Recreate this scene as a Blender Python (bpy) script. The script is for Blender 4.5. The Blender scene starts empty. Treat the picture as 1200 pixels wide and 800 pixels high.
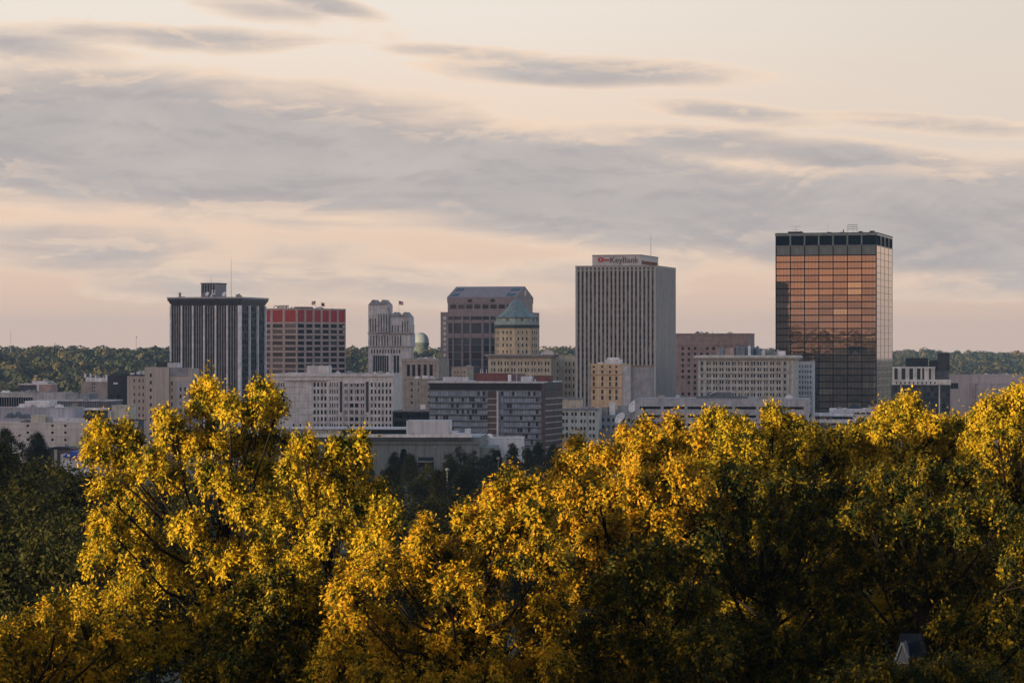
import bpy, math, random
import numpy as np
from mathutils import Vector, Matrix

# ------------------------------------------------------------------ camera, sky, sun, exposure
F = 3403.0            # focal length in units of 1/1200 of the picture's width
HR = 408.0            # row (of 800) of the true horizon
CZ = 65.0             # eye height above the city
SC = bpy.context.scene
COL = SC.collection
cam_d = bpy.data.cameras.new('camera')
cam = bpy.data.objects.new('camera', cam_d)
COL.objects.link(cam)
SC.camera = cam
cam.location = (0, 0, CZ)
cam.rotation_euler = (math.radians(90), 0, 0)
cam_d.sensor_width = 36
cam_d.lens = 36 * F / 1200
cam_d.shift_y = (HR - 400) / 1200
cam_d.clip_start = 1
cam_d.clip_end = 60000

SUN_AZ, SUN_EL = 234.0, 4.4      # clockwise from the view direction, height
SUN_STRENGTH = 5.0
EXPOSURE = 1.12
SC.view_settings.view_transform = 'Standard'
SC.view_settings.look = 'None'
SC.view_settings.gamma = 1
SC.view_settings.use_curve_mapping = False
SC.view_settings.exposure = EXPOSURE
SC.cycles.max_bounces = 6
SC.cycles.diffuse_bounces = 1
SC.cycles.glossy_bounces = 3
SC.cycles.transmission_bounces = 3
SC.cycles.volume_bounces = 0
SC.cycles.transparent_max_bounces = 6
SC.cycles.use_denoising = True

sun_d = bpy.data.lights.new('sun', 'SUN')
sun = bpy.data.objects.new('sun', sun_d)
COL.objects.link(sun)
sun_d.energy = SUN_STRENGTH
sun_d.angle = math.radians(0.8)
sun_d.color = (1.0, 0.77, 0.48)
a, e = math.radians(SUN_AZ), math.radians(SUN_EL)
sdir = Vector((math.sin(a) * math.cos(e), math.cos(a) * math.cos(e), math.sin(e)))
sun.rotation_euler = sdir.to_track_quat('Z', 'Y').to_euler()
sun.location = (0, 0, 300)


class NT:
    """small helper for node trees"""
    def __init__(s, tree):
        s.t = tree
        s.n = tree.nodes
        s.l = tree.links

    def add(s, typ, **kw):
        n = s.n.new(typ)
        for k, v in kw.items():
            if k.startswith('_'):
                continue
            setattr(n, k, v)
        return n

    def put(s, sock, v):
        if isinstance(v, bpy.types.NodeSocket):
            s.l.new(v, sock)
        elif v is not None:
            if sock.type == 'RGBA' and not hasattr(v, '__len__'):
                v = (v, v, v, 1)
            if sock.type == 'RGBA' and len(v) == 3:
                v = tuple(v) + (1,)
            sock.default_value = v

    def m(s, op, a, b=None, c=None, clamp=False):
        n = s.add('ShaderNodeMath', operation=op)
        n.use_clamp = clamp
        s.put(n.inputs[0], a)
        if b is not None:
            s.put(n.inputs[1], b)
        if c is not None:
            s.put(n.inputs[2], c)
        return n.outputs[0]

    def sstep(s, v, a, b, o0=0.0, o1=1.0):
        n = s.add('ShaderNodeMapRange', interpolation_type='SMOOTHSTEP')
        s.put(n.inputs[0], v)
        n.inputs[1].default_value = a
        n.inputs[2].default_value = b
        n.inputs[3].default_value = o0
        n.inputs[4].default_value = o1
        return n.outputs[0]

    def mix(s, f, a, b, blend='MIX'):
        n = s.add('ShaderNodeMix', data_type='RGBA', blend_type=blend)
        s.put(n.inputs[0], f)
        s.put(n.inputs[6], a)
        s.put(n.inputs[7], b)
        return n.outputs[2]

    def noise(s, vec, scale, detail=4, rough=0.55, dist=0.0):
        n = s.add('ShaderNodeTexNoise')
        s.put(n.inputs['Vector'], vec)
        n.inputs['Scale'].default_value = scale
        n.inputs['Detail'].default_value = detail
        n.inputs['Roughness'].default_value = rough
        n.inputs['Distortion'].default_value = dist
        return n.outputs[0]

    def comb(s, x, y, z):
        n = s.add('ShaderNodeCombineXYZ')
        for i, v in enumerate((x, y, z)):
            s.put(n.inputs[i], v)
        return n.outputs[0]


def lin(r, g, b):
    f = lambda c: (c / 255 / 12.92) if c / 255 <= 0.04045 else ((c / 255 + 0.055) / 1.055) ** 2.4
    return (f(r), f(g), f(b))


def build_world():
    w = bpy.data.worlds.new('World')
    SC.world = w
    w.use_nodes = True
    k = NT(w.node_tree)
    k.n.clear()
    out = k.add('ShaderNodeOutputWorld')
    bg = k.add('ShaderNodeBackground')
    bg.inputs['Strength'].default_value = 0.1
    k.l.new(bg.outputs[0], out.inputs[0])
    sky = k.add('ShaderNodeTexSky', sky_type='NISHITA')
    sky.sun_disc = False
    sky.sun_elevation = math.radians(SUN_EL)
    sky.sun_rotation = math.radians(SUN_AZ)
    sky.air_density = 1.0
    sky.dust_density = 1.5
    tc = k.add('ShaderNodeTexCoord')
    sep = k.add('ShaderNodeSeparateXYZ')
    k.l.new(tc.outputs['Generated'], sep.inputs[0])
    x, y, z = sep.outputs
    az = k.m('ARCTAN2', x, y)
    el = k.m('ARCSINE', z)
    # cloud coordinates in thousandths of a radian
    U = k.m('MULTIPLY', az, 1000.0 / 29.4)      # 100 "photo columns" per unit
    V = k.m('MULTIPLY', el, 1000.0 / 29.4)      # 100 "photo rows" per unit, up
    # domain warps
    wv = k.comb(U, k.m('MULTIPLY', V, 2.2), 1.7)
    warp = k.m('SUBTRACT', k.noise(wv, 0.55, 3, 0.5), 0.5)
    fine = k.noise(k.comb(k.m('MULTIPLY', U, 0.62), k.m('MULTIPLY', V, 2.1), 4.1), 0.95, 9, 0.6, 0.35)
    fine_up = k.noise(k.comb(k.m('MULTIPLY', U, 0.62), k.m('MULTIPLY', k.m('ADD', V, 0.09), 2.1), 4.1), 0.95, 9, 0.6, 0.35)
    relief = k.m('SUBTRACT', fine, fine_up)
    fine = k.m('SUBTRACT', fine, 0.5)
    wisp = k.noise(k.comb(k.m('MULTIPLY', U, 0.30), k.m('MULTIPLY', V, 2.2), 9.3), 1.1, 7, 0.55, 0.8)
    wisp = k.m('SUBTRACT', wisp, 0.5)

    def band(cu, cv, hu, hv, slope=0.0, amp=1.0):
        """a soft lens of cloud: centre, half sizes, slope"""
        du = k.m('DIVIDE', k.m('SUBTRACT', U, cu), hu)
        line = k.m('ADD', k.m('MULTIPLY', k.m('SUBTRACT', U, cu), slope), cv)
        dv = k.m('DIVIDE', k.m('SUBTRACT', V, line), hv)
        q = k.m('ADD', k.m('MULTIPLY', du, du), k.m('MULTIPLY', dv, dv))
        return k.m('MULTIPLY', k.m('SUBTRACT', 1.0, q), amp)

    def P(px, row):
        return (px - 600) / 100.0, (HR - row) / 100.0
    parts = []
    for (px, row, hw, hh, sl, am) in [
            (170, 168, 620, 88, -0.07, 1.2),      # broad grey bank, left
            (640, 218, 520, 70, -0.13, 1.15),      # its middle
            (1100, 262, 420, 80, -0.02, 1.0),     # right
            (930, 180, 270, 24, -0.10, 0.75),     # upper right tongue
            (690, 85, 190, 20, -0.04, 0.62),      # slim cloud above the centre
            (215, 48, 200, 16, -0.02, 0.45),
            (380, 8, 80, 14, -0.22, 0.6),
            (40, 66, 120, 22, -0.05, 0.45),
            (330, 20, 120, 16, -0.12, 0.3),
            (560, 65, 120, 10, -0.06, 0.5),
            (860, 135, 110, 12, -0.12, 0.4),
            (1080, 150, 120, 12, -0.08, 0.35),
            (140, 295, 330, 30, -0.04, 0.42),
            (420, 330, 420, 26, -0.02, 0.30)]:
        cu, cv = P(px, row)
        parts.append(band(cu, cv, hw / 100.0, hh / 100.0, sl, am))
    acc = parts[0]
    for p in parts[1:]:
        n = k.add('ShaderNodeMath', operation='SMOOTH_MAX')
        k.put(n.inputs[0], acc)
        k.put(n.inputs[1], p)
        n.inputs[2].default_value = 0.25
        acc = n.outputs[0]
    # elsewhere round the sky: loose broken cloud
    away = k.sstep(k.m('ABSOLUTE', az), 0.22, 0.6)
    acc = k.mix(away, acc, k.m('MULTIPLY', wisp, 2.0))
    dens = k.m('ADD', acc, k.m('ADD', k.m('MULTIPLY', fine, 1.35), k.m('ADD', k.m('MULTIPLY', wisp, 1.0), k.m('MULTIPLY', warp, 0.7))))
    # clear-sky colour by height
    ramp = k.add('ShaderNodeValToRGB')
    k.l.new(k.sstep(el, -0.01, 0.135), ramp.inputs[0])
    ramp.color_ramp.interpolation = 'EASE'
    els = ramp.color_ramp.elements
    els[0].position = 0.0
    els[0].color = lin(224, 193, 172) + (1,)
    els[1].position = 1.0
    els[1].color = lin(232, 222, 211) + (1,)
    q = els.new(0.3)
    q.color = lin(233, 204, 181) + (1,)
    q = els.new(0.65)
    q.color = lin(234, 212, 193) + (1,)
    clear = k.mix(k.m('MULTIPLY', k.sstep(U, -1.0, 7.0), 0.8), ramp.outputs[0], lin(216, 204, 192), 'MIX')
    clear = k.mix(k.sstep(el, 0.03, 0.07), ramp.outputs[0], clear)
    # cloud colour by density: lit rim, then grey body
    body = k.mix(k.sstep(k.m('ADD', fine, k.m('MULTIPLY', warp, 0.8)), -0.28, 0.3), lin(175, 169, 168), lin(192, 184, 179))
    rim = k.sstep(dens, -0.25, 0.12)
    core = k.sstep(dens, -0.15, 0.7)
    col = k.mix(k.m('MULTIPLY', rim, 0.6), clear, lin(243, 215, 189))
    col = k.mix(core, col, body)
    lit = k.m('MULTIPLY', k.sstep(relief, 0.0, 0.11), k.m('MULTIPLY', rim, k.sstep(dens, 1.1, 0.35)))
    col = k.mix(k.m('MULTIPLY', lit, 0.6), col, lin(240, 212, 187))
    under = k.m('MULTIPLY', k.sstep(relief, 0.0, -0.12), core)
    col = k.mix(k.m('MULTIPLY', under, 0.35), col, lin(166, 158, 160))
    # soft pinkish veil low down
    veil = k.sstep(k.m('ADD', k.m('MULTIPLY', wisp, 2.2), k.m('MULTIPLY', warp, 0.8)), -0.1, 0.55)
    veil = k.m('MULTIPLY', veil, k.sstep(el, 0.06, 0.02))
    col = k.mix(k.m('MULTIPLY', veil, 0.18), col, lin(205, 188, 176))
    # sunset side of the sky, behind the viewer
    ds = k.m('COSINE', k.m('SUBTRACT', az, math.radians(222 - 360)))
    glow = k.m('POWER', k.m('MAXIMUM', ds, 0.0), 2.0)
    gl = k.mix(k.sstep(fine, -0.2, 0.25), (0.98, 0.53, 0.30), (0.74, 0.42, 0.29))
    gl = k.mix(k.sstep(k.m('ADD', dens, 0.0), 0.1, 0.5), gl, (0.56, 0.36, 0.29))
    col = k.mix(glow, col, gl)
    col10 = k.mix(1.0, col, (5.0, 5.0, 5.0), 'MULTIPLY')
    # the high sky is plain evening blue-grey
    high = k.mix(1.0, sky.outputs[0], (1.55, 1.58, 1.78), 'MULTIPLY')
    up = k.sstep(el, 0.16, 0.55)
    fin = k.mix(up, col10, high)
    # below the horizon: dull ground tone
    fin = k.mix(k.sstep(el, -0.02, -0.06), fin, (1.2, 1.1, 1.0))
    for n in (fin,):
        k.l.new(n, bg.inputs['Color'])


build_world()
for nd in SC.world.node_tree.nodes:
    if nd.type == 'MIX':
        nd.clamp_result = False

# ------------------------------------------------------------------ helpers


def px2x(px, d):
    return (px - 600.0) / F * d


def row2z(row, d):
    return CZ - (row - HR) / F * d


def tag(o, label=None, cat=None, group=None, kind=None):
    if label:
        o['label'] = label
    if cat:
        o['category'] = cat
    if group:
        o['group'] = group
    if kind:
        o['kind'] = kind
    return o


def empty(name, loc, rz=0.0):
    o = bpy.data.objects.new(name, None)
    COL.objects.link(o)
    o.location = loc
    o.rotation_euler = (0, 0, rz)
    o.empty_display_size = 1
    return o


class MB:
    """collects shapes, builds one mesh object"""
    def __init__(s):
        s.v = []
        s.f = []

    def quad(s, a, b, c, d):
        n = len(s.v)
        s.v += [tuple(a), tuple(b), tuple(c), tuple(d)]
        s.f.append((n, n + 1, n + 2, n + 3))
        return s

    def box(s, x0, x1, y0, y1, z0, z1):
        n = len(s.v)
        s.v += [(x0, y0, z0), (x1, y0, z0), (x1, y1, z0), (x0, y1, z0), (x0, y0, z1), (x1, y0, z1), (x1, y1, z1), (x0, y1, z1)]
        for q in ((0, 3, 2, 1), (4, 5, 6, 7), (0, 1, 5, 4), (1, 2, 6, 5), (2, 3, 7, 6), (3, 0, 4, 7)):
            s.f.append(tuple(n + i for i in q))
        return s

    def tube(s, p, q, r0, r1, n=8, cap=True):
        p, q = Vector(p), Vector(q)
        d = (q - p)
        if d.length < 1e-6:
            return s
        d.normalize()
        u = d.orthogonal().normalized()
        w = d.cross(u)
        b = len(s.v)
        for c, r in ((p, r0), (q, r1)):
            for i in range(n):
                t = 2 * math.pi * i / n
                s.v.append(tuple(c + (u * math.cos(t) + w * math.sin(t)) * r))
        for i in range(n):
            j = (i + 1) % n
            s.f.append((b + i, b + j, b + n + j, b + n + i))
        if cap:
            s.f.append(tuple(b + n - 1 - i for i in range(n)))
            s.f.append(tuple(b + n + i for i in range(n)))
        return s

    def prism(s, pts, z0, z1, top=True):
        """pts: ccw polygon"""
        b = len(s.v)
        n = len(pts)
        for z in (z0, z1):
            for p in pts:
                s.v.append((p[0], p[1], z))
        for i in range(n):
            j = (i + 1) % n
            s.f.append((b + i, b + j, b + n + j, b + n + i))
        s.f.append(tuple(b + n - 1 - i for i in range(n)))
        s.f.append(tuple(b + n + i for i in range(n)))
        return s

    def ext_y(s, pts, y0, y1):
        """polygon in xz extruded along y"""
        b = len(s.v)
        n = len(pts)
        for y in (y0, y1):
            for p in pts:
                s.v.append((p[0], y, p[1]))
        for i in range(n):
            j = (i + 1) % n
            s.f.append((b + i, b + j, b + n + j, b + n + i))
        s.f.append(tuple(b + n - 1 - i for i in range(n)))
        s.f.append(tuple(b + n + i for i in range(n)))
        return s

    def ext_x(s, pts, x0, x1):
        b = len(s.v)
        n = len(pts)
        for x in (x0, x1):
            for p in pts:
                s.v.append((x, p[0], p[1]))
        for i in range(n):
            j = (i + 1) % n
            s.f.append((b + i, b + j, b + n + j, b + n + i))
        s.f.append(tuple(b + n - 1 - i for i in range(n)))
        s.f.append(tuple(b + n + i for i in range(n)))
        return s

    def lathe(s, cx, cy, prof, n=24, ph=0.0):
        b = len(s.v)
        for r, z in prof:
            for i in range(n):
                t = 2 * math.pi * i / n + ph
                s.v.append((cx + r * math.cos(t), cy + r * math.sin(t), z))
        for k in range(len(prof) - 1):
            for i in range(n):
                j = (i + 1) % n
                s.f.append((b + k * n + i, b + k * n + j, b + (k + 1) * n + j, b + (k + 1) * n + i))
        return s

    def build(s, name, mat, parent=None, smooth=False):
        me = bpy.data.meshes.new(name)
        me.from_pydata(s.v, [], s.f)
        me.materials.append(mat)
        if smooth:
            for p in me.polygons:
                p.use_smooth = True
        o = bpy.data.objects.new(name, me)
        COL.objects.link(o)
        if parent:
            o.parent = parent
        return o


def bigmesh(name, V, Q, mat, attrs=None):
    """V (n,3), Q (m,4) numpy -> mesh data"""
    me = bpy.data.meshes.new(name)
    me.vertices.add(len(V))
    me.vertices.foreach_set('co', np.ascontiguousarray(V, dtype=np.float32).ravel())
    me.loops.add(Q.size)
    me.loops.foreach_set('vertex_index', np.ascontiguousarray(Q, dtype=np.int32).ravel())
    me.polygons.add(len(Q))
    me.polygons.foreach_set('loop_start', np.arange(0, Q.size, Q.shape[1], dtype=np.int32))
    me.polygons.foreach_set('loop_total', np.full(len(Q), Q.shape[1], dtype=np.int32))
    me.update(calc_edges=True)
    me.materials.append(mat)
    for k, arr in (attrs or {}).items():
        at = me.attributes.new(k, 'FLOAT', 'FACE')
        at.data.foreach_set('value', np.ascontiguousarray(arr, dtype=np.float32))
    return me


def link(name, data, parent=None, loc=(0, 0, 0)):
    o = bpy.data.objects.new(name, data)
    COL.objects.link(o)
    o.location = loc
    if parent:
        o.parent = parent
    return o


# ------------------------------------------------------------------ materials
MATS = {}


def mat(name, rgb, rough=0.85, var=0.22, scale=0.30, streak=0.16, metal=0.0, spec=0.3):
    if name in MATS:
        return MATS[name]
    m = bpy.data.materials.new(name)
    m.use_nodes = True
    k = NT(m.node_tree)
    b = k.n['Principled BSDF']
    tc = k.add('ShaderNodeTexCoord')
    obj = tc.outputs['Object']
    n1 = k.noise(obj, scale, 5, 0.6)
    sep = k.add('ShaderNodeSeparateXYZ')
    k.l.new(obj, sep.inputs[0])
    st = k.noise(k.comb(sep.outputs[0], sep.outputs[1], k.m('MULTIPLY', sep.outputs[2], 0.05)), 1.1, 3, 0.6)
    f = k.m('ADD', k.sstep(n1, 0.25, 0.75, 1 - var, 1 + var), k.sstep(st, 0.35, 0.75, streak, -streak))
    v = k.add('ShaderNodeVectorMath', operation='SCALE')
    v.inputs[0].default_value = [min(0.8, c * 1.42) for c in rgb]
    k.l.new(f, v.inputs['Scale'])
    k.l.new(v.outputs[0], b.inputs['Base Color'])
    b.inputs['Roughness'].default_value = rough
    b.inputs['Metallic'].default_value = metal
    b.inputs['Specular IOR Level'].default_value = spec
    MATS[name] = m
    return m


def glass_mat(name, c0, c1, c2=None, rough=0.12, metal=0.0, spec=0.5, wob=0.0, p=0.7):
    """window glass: most panes c0..c1, a few c2 (blinds)"""
    if name in MATS:
        return MATS[name]
    m = bpy.data.materials.new(name)
    m.use_nodes = True
    k = NT(m.node_tree)
    b = k.n['Principled BSDF']
    oi = k.add('ShaderNodeObjectInfo')
    ge = k.add('ShaderNodeNewGeometry')
    r = k.m('FRACT', k.m('ADD', oi.outputs['Random'], ge.outputs['Random Per Island']))
    r2 = k.m('FRACT', k.m('MULTIPLY', r, 7.31))
    col = k.mix(r2, c0, c1)
    if c2:
        col = k.mix(k.sstep(r, p, p + 0.04), col, c2)
    k.l.new(col, b.inputs['Base Color'])
    b.inputs['Roughness'].default_value = rough
    b.inputs['Metallic'].default_value = metal
    b.inputs['Specular IOR Level'].default_value = spec
    if wob:
        tc = k.add('ShaderNodeTexCoord')
        bp = k.add('ShaderNodeBump')
        bp.inputs['Strength'].default_value = wob
        bp.inputs['Distance'].default_value = 0.05
        geo = k.noise(ge.outputs['Position'], 0.35, 2, 0.5)
        k.l.new(geo, bp.inputs['Height'])
        k.l.new(bp.outputs[0], b.inputs['Normal'])
    MATS[name] = m
    return m


G_DARK = glass_mat('dark glass', (0.012, 0.015, 0.02), (0.035, 0.04, 0.05), (0.20, 0.19, 0.175), p=0.74)
G_BLUE = glass_mat('blue grey glass', (0.03, 0.045, 0.06), (0.07, 0.09, 0.115), (0.02, 0.025, 0.03), p=0.8)
G_HOTEL = glass_mat('hotel glass', (0.20, 0.26, 0.35), (0.40, 0.47, 0.58), (0.012, 0.015, 0.022), p=0.80, rough=0.25)
G_BRONZE = glass_mat('bronze mirror glass', (0.50, 0.36, 0.27), (0.34, 0.25, 0.20), (0.62, 0.50, 0.36), rough=0.03, metal=1.0, p=0.93, wob=0.2)
G_BRONZE_SIDE = glass_mat('bronze mirror side glass', (0.38, 0.29, 0.22), (0.32, 0.25, 0.19), None, rough=0.05, metal=1.0)
G_BLACK = glass_mat('black glass', (0.006, 0.008, 0.012), (0.012, 0.014, 0.02), None, rough=0.10)
G_SMOKE = glass_mat('smoked glass', (0.02, 0.022, 0.026), (0.05, 0.052, 0.056), (0.10, 0.10, 0.10), rough=0.2, p=0.9)
G_TEAL = glass_mat('teal glass', (0.008, 0.022, 0.032), (0.02, 0.04, 0.055), None, rough=0.15)
G_PINK = glass_mat('pinkish office glass', (0.07, 0.06, 0.06), (0.20, 0.165, 0.15), (0.02, 0.022, 0.028), rough=0.3, p=0.55)

WHITE = mat('white painted metal', (0.55, 0.54, 0.56), 0.6)
PALE = mat('pale roof edge', (0.42, 0.42, 0.45), 0.8)
ROOF = mat('grey gravel roof', (0.16, 0.16, 0.165), 0.95)
ROOFL = mat('light roof membrane', (0.30, 0.30, 0.32), 0.9)
DARKM = mat('dark metal', (0.025, 0.028, 0.034), 0.6)
CONC = mat('grey concrete', (0.26, 0.25, 0.245), 0.9)
STEEL = mat('galvanised steel', (0.20, 0.21, 0.22), 0.5, metal=0.3)


def leaf_mat(name, cols, trans=0.2, patch=2.0, tint=False):
    m = bpy.data.materials.new(name)
    m.use_nodes = True
    k = NT(m.node_tree)
    k.n.clear()
    out = k.add('ShaderNodeOutputMaterial')
    ge = k.add('ShaderNodeNewGeometry')
    if tint:
        at = k.add('ShaderNodeAttribute')
        at.attribute_name = 'tint'
        r = at.outputs['Fac']
        r = k.m('ADD', k.m('MULTIPLY', r, 0.75), k.m('MULTIPLY', ge.outputs['Random Per Island'], 0.25))
    else:
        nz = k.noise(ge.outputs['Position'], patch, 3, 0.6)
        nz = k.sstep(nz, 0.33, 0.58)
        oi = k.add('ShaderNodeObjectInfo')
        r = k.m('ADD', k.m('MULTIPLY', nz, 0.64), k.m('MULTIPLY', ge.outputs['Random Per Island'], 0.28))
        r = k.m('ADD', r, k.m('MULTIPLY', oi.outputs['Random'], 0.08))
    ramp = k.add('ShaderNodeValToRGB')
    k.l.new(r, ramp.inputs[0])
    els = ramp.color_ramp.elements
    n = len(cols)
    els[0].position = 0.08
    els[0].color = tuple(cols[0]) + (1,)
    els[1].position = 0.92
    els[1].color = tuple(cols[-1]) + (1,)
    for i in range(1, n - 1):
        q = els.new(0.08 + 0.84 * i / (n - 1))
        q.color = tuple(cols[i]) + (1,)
    b = k.add('ShaderNodeBsdfPrincipled')
    k.l.new(ramp.outputs[0], b.inputs['Base Color'])
    b.inputs['Roughness'].default_value = 0.65
    b.inputs['Specular IOR Level'].default_value = 0.12
    t = k.add('ShaderNodeBsdfTranslucent')
    k.l.new(ramp.outputs[0], t.inputs['Color'])
    ms = k.add('ShaderNodeMixShader')
    ms.inputs[0].default_value = trans
    k.l.new(b.outputs[0], ms.inputs[1])
    k.l.new(t.outputs[0], ms.inputs[2])
    k.l.new(ms.outputs[0], out.inputs[0])
    return m


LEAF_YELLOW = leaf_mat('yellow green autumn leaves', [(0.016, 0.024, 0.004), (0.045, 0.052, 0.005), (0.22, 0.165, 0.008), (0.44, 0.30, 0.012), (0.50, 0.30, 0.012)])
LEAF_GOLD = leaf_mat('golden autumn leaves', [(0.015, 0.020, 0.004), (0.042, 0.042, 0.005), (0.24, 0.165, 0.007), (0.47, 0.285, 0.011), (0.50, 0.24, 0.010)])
LEAF_SHADE_DARK = leaf_mat('olive leaves darkened for shade', [(0.009, 0.015, 0.003), (0.016, 0.024, 0.003), (0.026, 0.032, 0.004), (0.05, 0.045, 0.004), (0.26, 0.17, 0.006)], 0.15)  # dark olive stands in for shade, the yellow flecks for sunlit leaves
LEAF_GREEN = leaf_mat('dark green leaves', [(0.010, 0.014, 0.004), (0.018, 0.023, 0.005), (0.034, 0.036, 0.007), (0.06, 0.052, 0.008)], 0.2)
LEAF_CONIFER = leaf_mat('dark conifer needles', [(0.014, 0.028, 0.016), (0.024, 0.04, 0.02)], 0.1)
LEAF_FAR = leaf_mat('mixed autumn woodland', [(0.035, 0.043, 0.022), (0.055, 0.062, 0.027), (0.04, 0.05, 0.03), (0.11, 0.09, 0.035), (0.065, 0.068, 0.03), (0.17, 0.12, 0.05)], 0.15, tint=True)
BARK = mat('dark grey bark', (0.014, 0.011, 0.009), 1.0, 0.3, 6.0, spec=0.02)

# ------------------------------------------------------------------ ground


def sm(t):
    t = np.clip(t, 0, 1)
    return t * t * (3 - 2 * t)


def vnoise(x, y, s, seed=0):
    """cheap smooth noise from summed sines"""
    r = np.random.RandomState(seed)
    o = 0
    for _ in range(6):
        th = r.uniform(0, 6.28)
        k = r.uniform(0.6, 1.8) / s
        o = o + np.sin((x * math.cos(th) + y * math.sin(th)) * k * 6.28 + r.uniform(0, 6.28))
    return o / 6


def gz(x, y):
    x = np.asarray(x, dtype=float)
    y = np.asarray(y, dtype=float)
    added_spur = 340 * sm((-95 - x) / 190.0)  # hill spur left of view, added to shade the valley
    ye = np.maximum(y - added_spur, 0)
    z = 45 * np.exp(-(ye / 210.0) ** 1.2) + 18.3 * (1 - sm((ye - 950) / 560.0))
    R = 3600 + 1900 * np.clip((x + 200) / 1000.0, 0, 1)
    zr = np.where(x < 100, 48.0, 48.0 - 8 * sm((x - 100) / 700.0))
    start = R - 1400 - 500 * np.clip((x + 200) / 1000.0, 0, 1)
    up = sm((y - start) / (R - start))
    fall = 1 - 0.25 * sm((y - R) / 1500.0)
    hill = (zr + 4 * vnoise(x, y, 700, 3) + 1.5 * vnoise(x, y, 260, 4)) * up * fall
    hill = hill + 5 * vnoise(x, y, 420, 8) * up * (1 - up) * 3
    knoll = 13 * np.exp(-((x + 104) ** 2 / 110.0 ** 2 + (y - 3265) ** 2 / 60.0 ** 2))
    return z + hill + knoll


def build_ground():
    xs = np.concatenate([np.linspace(-6000, -1300, 18), np.linspace(-1200, 1400, 131), np.linspace(1500, 6500, 18)])
    ys = np.concatenate([np.linspace(-5000, -250, 16), np.linspace(-200, 1600, 121), np.linspace(1650, 6500, 98), np.linspace(6700, 9000, 8)])
    X, Y = np.meshgrid(xs, ys)
    Z = gz(X, Y)
    V = np.stack([X.ravel(), Y.ravel(), Z.ravel()], 1)
    nx, ny = len(xs), len(ys)
    i = np.arange(nx - 1)
    j = np.arange(ny - 1)
    I, J = np.meshgrid(i, j)
    a = (J * nx + I).ravel()
    Q = np.stack([a, a + 1, a + nx + 1, a + nx], 1)
    m = bpy.data.materials.new('ground cover')
    m.use_nodes = True
    k = NT(m.node_tree)
    b = k.n['Principled BSDF']
    ge = k.add('ShaderNodeNewGeometry')
    n1 = k.noise(ge.outputs['Position'], 0.01, 6, 0.6)
    n2 = k.noise(ge.outputs['Position'], 0.25, 4, 0.6)
    c = k.mix(k.sstep(n1, 0.4, 0.6), (0.035, 0.045, 0.018), (0.07, 0.065, 0.035))
    c = k.mix(k.sstep(n2, 0.3, 0.7), c, (0.05, 0.055, 0.02))
    sep = k.add('ShaderNodeSeparateXYZ')
    k.l.new(ge.outputs['Position'], sep.inputs[0])
    city = k.m('MULTIPLY', k.sstep(sep.outputs[1], 1000, 1200), k.sstep(sep.outputs[1], 2500, 2200))
    c = k.mix(city, c, (0.06, 0.06, 0.062))
    k.l.new(c, b.inputs['Base Color'])
    b.inputs['Roughness'].default_value = 0.95
    me = bigmesh('ground', V, Q, m)
    for p in me.polygons:
        p.use_smooth = True
    o = link('ground', me)
    tag(o, kind='structure')


build_ground()

# ------------------------------------------------------------------ leaves and trees


def leaf_quads(C, dirs, length, width, rng, face=None):
    """C (n,3) leaf roots, dirs (n,3) unit long axes; diamonds whose faces turn towards 'face'"""
    n = len(C)
    r = rng.normal(size=(n, 3)) if face is None else face
    s = np.cross(dirs, r)
    s /= np.linalg.norm(s, axis=1)[:, None] + 1e-9
    L = (length * rng.uniform(0.5, 1.45, n))[:, None]
    W = (width * rng.uniform(0.5, 1.4, n))[:, None]
    nrm = np.cross(dirs, s)
    mid = C + dirs * L * 0.45
    A = C
    B = mid + s * W * 0.5 + nrm * W * 0.12
    D = mid - s * W * 0.5 + nrm * W * 0.12
    T = C + dirs * L
    V = np.stack([A, B, T, D], 1).reshape(-1, 3)
    Q = np.arange(4 * n).reshape(-1, 4)
    return V, Q


def unit(v):
    return v / (np.linalg.norm(v, axis=1)[:, None] + 1e-9)


def crown_from_lobes(lobes, rng, dens=24.0, per=58, tr=(0.13, 0.13, 0.23), ll=0.155, lw=0.085, droop=0.7):
    """lobes: (x,y,z,r). tufts of hanging leaves over each lobe's shell; returns V,Q and tuft centres"""
    cs, outs = [], []
    for (x, y, z, r) in lobes:
        n = int(dens * r * r) + 5
        d = unit(rng.normal(size=(n, 3)))
        d[:, 2] = np.where(d[:, 2] < -0.35, -d[:, 2], d[:, 2])
        rr = r * np.where(rng.rand(n) < 0.78, rng.uniform(0.78, 1.06, n), rng.uniform(0.3, 0.8, n))
        tp = (1 - 0.38 * np.maximum(d[:, 2], 0))[:, None]
        p = np.array([x, y, z]) + d * rr[:, None] * np.concatenate([tp, tp, np.full_like(tp, 1.12)], 1)
        cs.append(p)
        outs.append(d)
    T = np.concatenate(cs)
    O = np.concatenate(outs)
    n = len(T)
    k = np.repeat(np.arange(n), per)
    sz = rng.uniform(0.55, 1.25, n)[k][:, None]
    P = T[k] + rng.normal(size=(len(k), 3)) * np.array(tr) * sz
    d = O[k] * 0.5 + rng.normal(size=(len(k), 3)) * 0.55 + np.array([0, 0, -droop])
    rel = (P - T[k]) / (np.array(tr) * sz)
    face = O[k] * 0.7 + rel * 0.45 + rng.normal(size=(len(k), 3)) * 0.42 + np.array([0, 0, 0.15])
    V, Q = leaf_quads(P, unit(d), ll, lw, rng, unit(face))
    return V, Q, T


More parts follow.
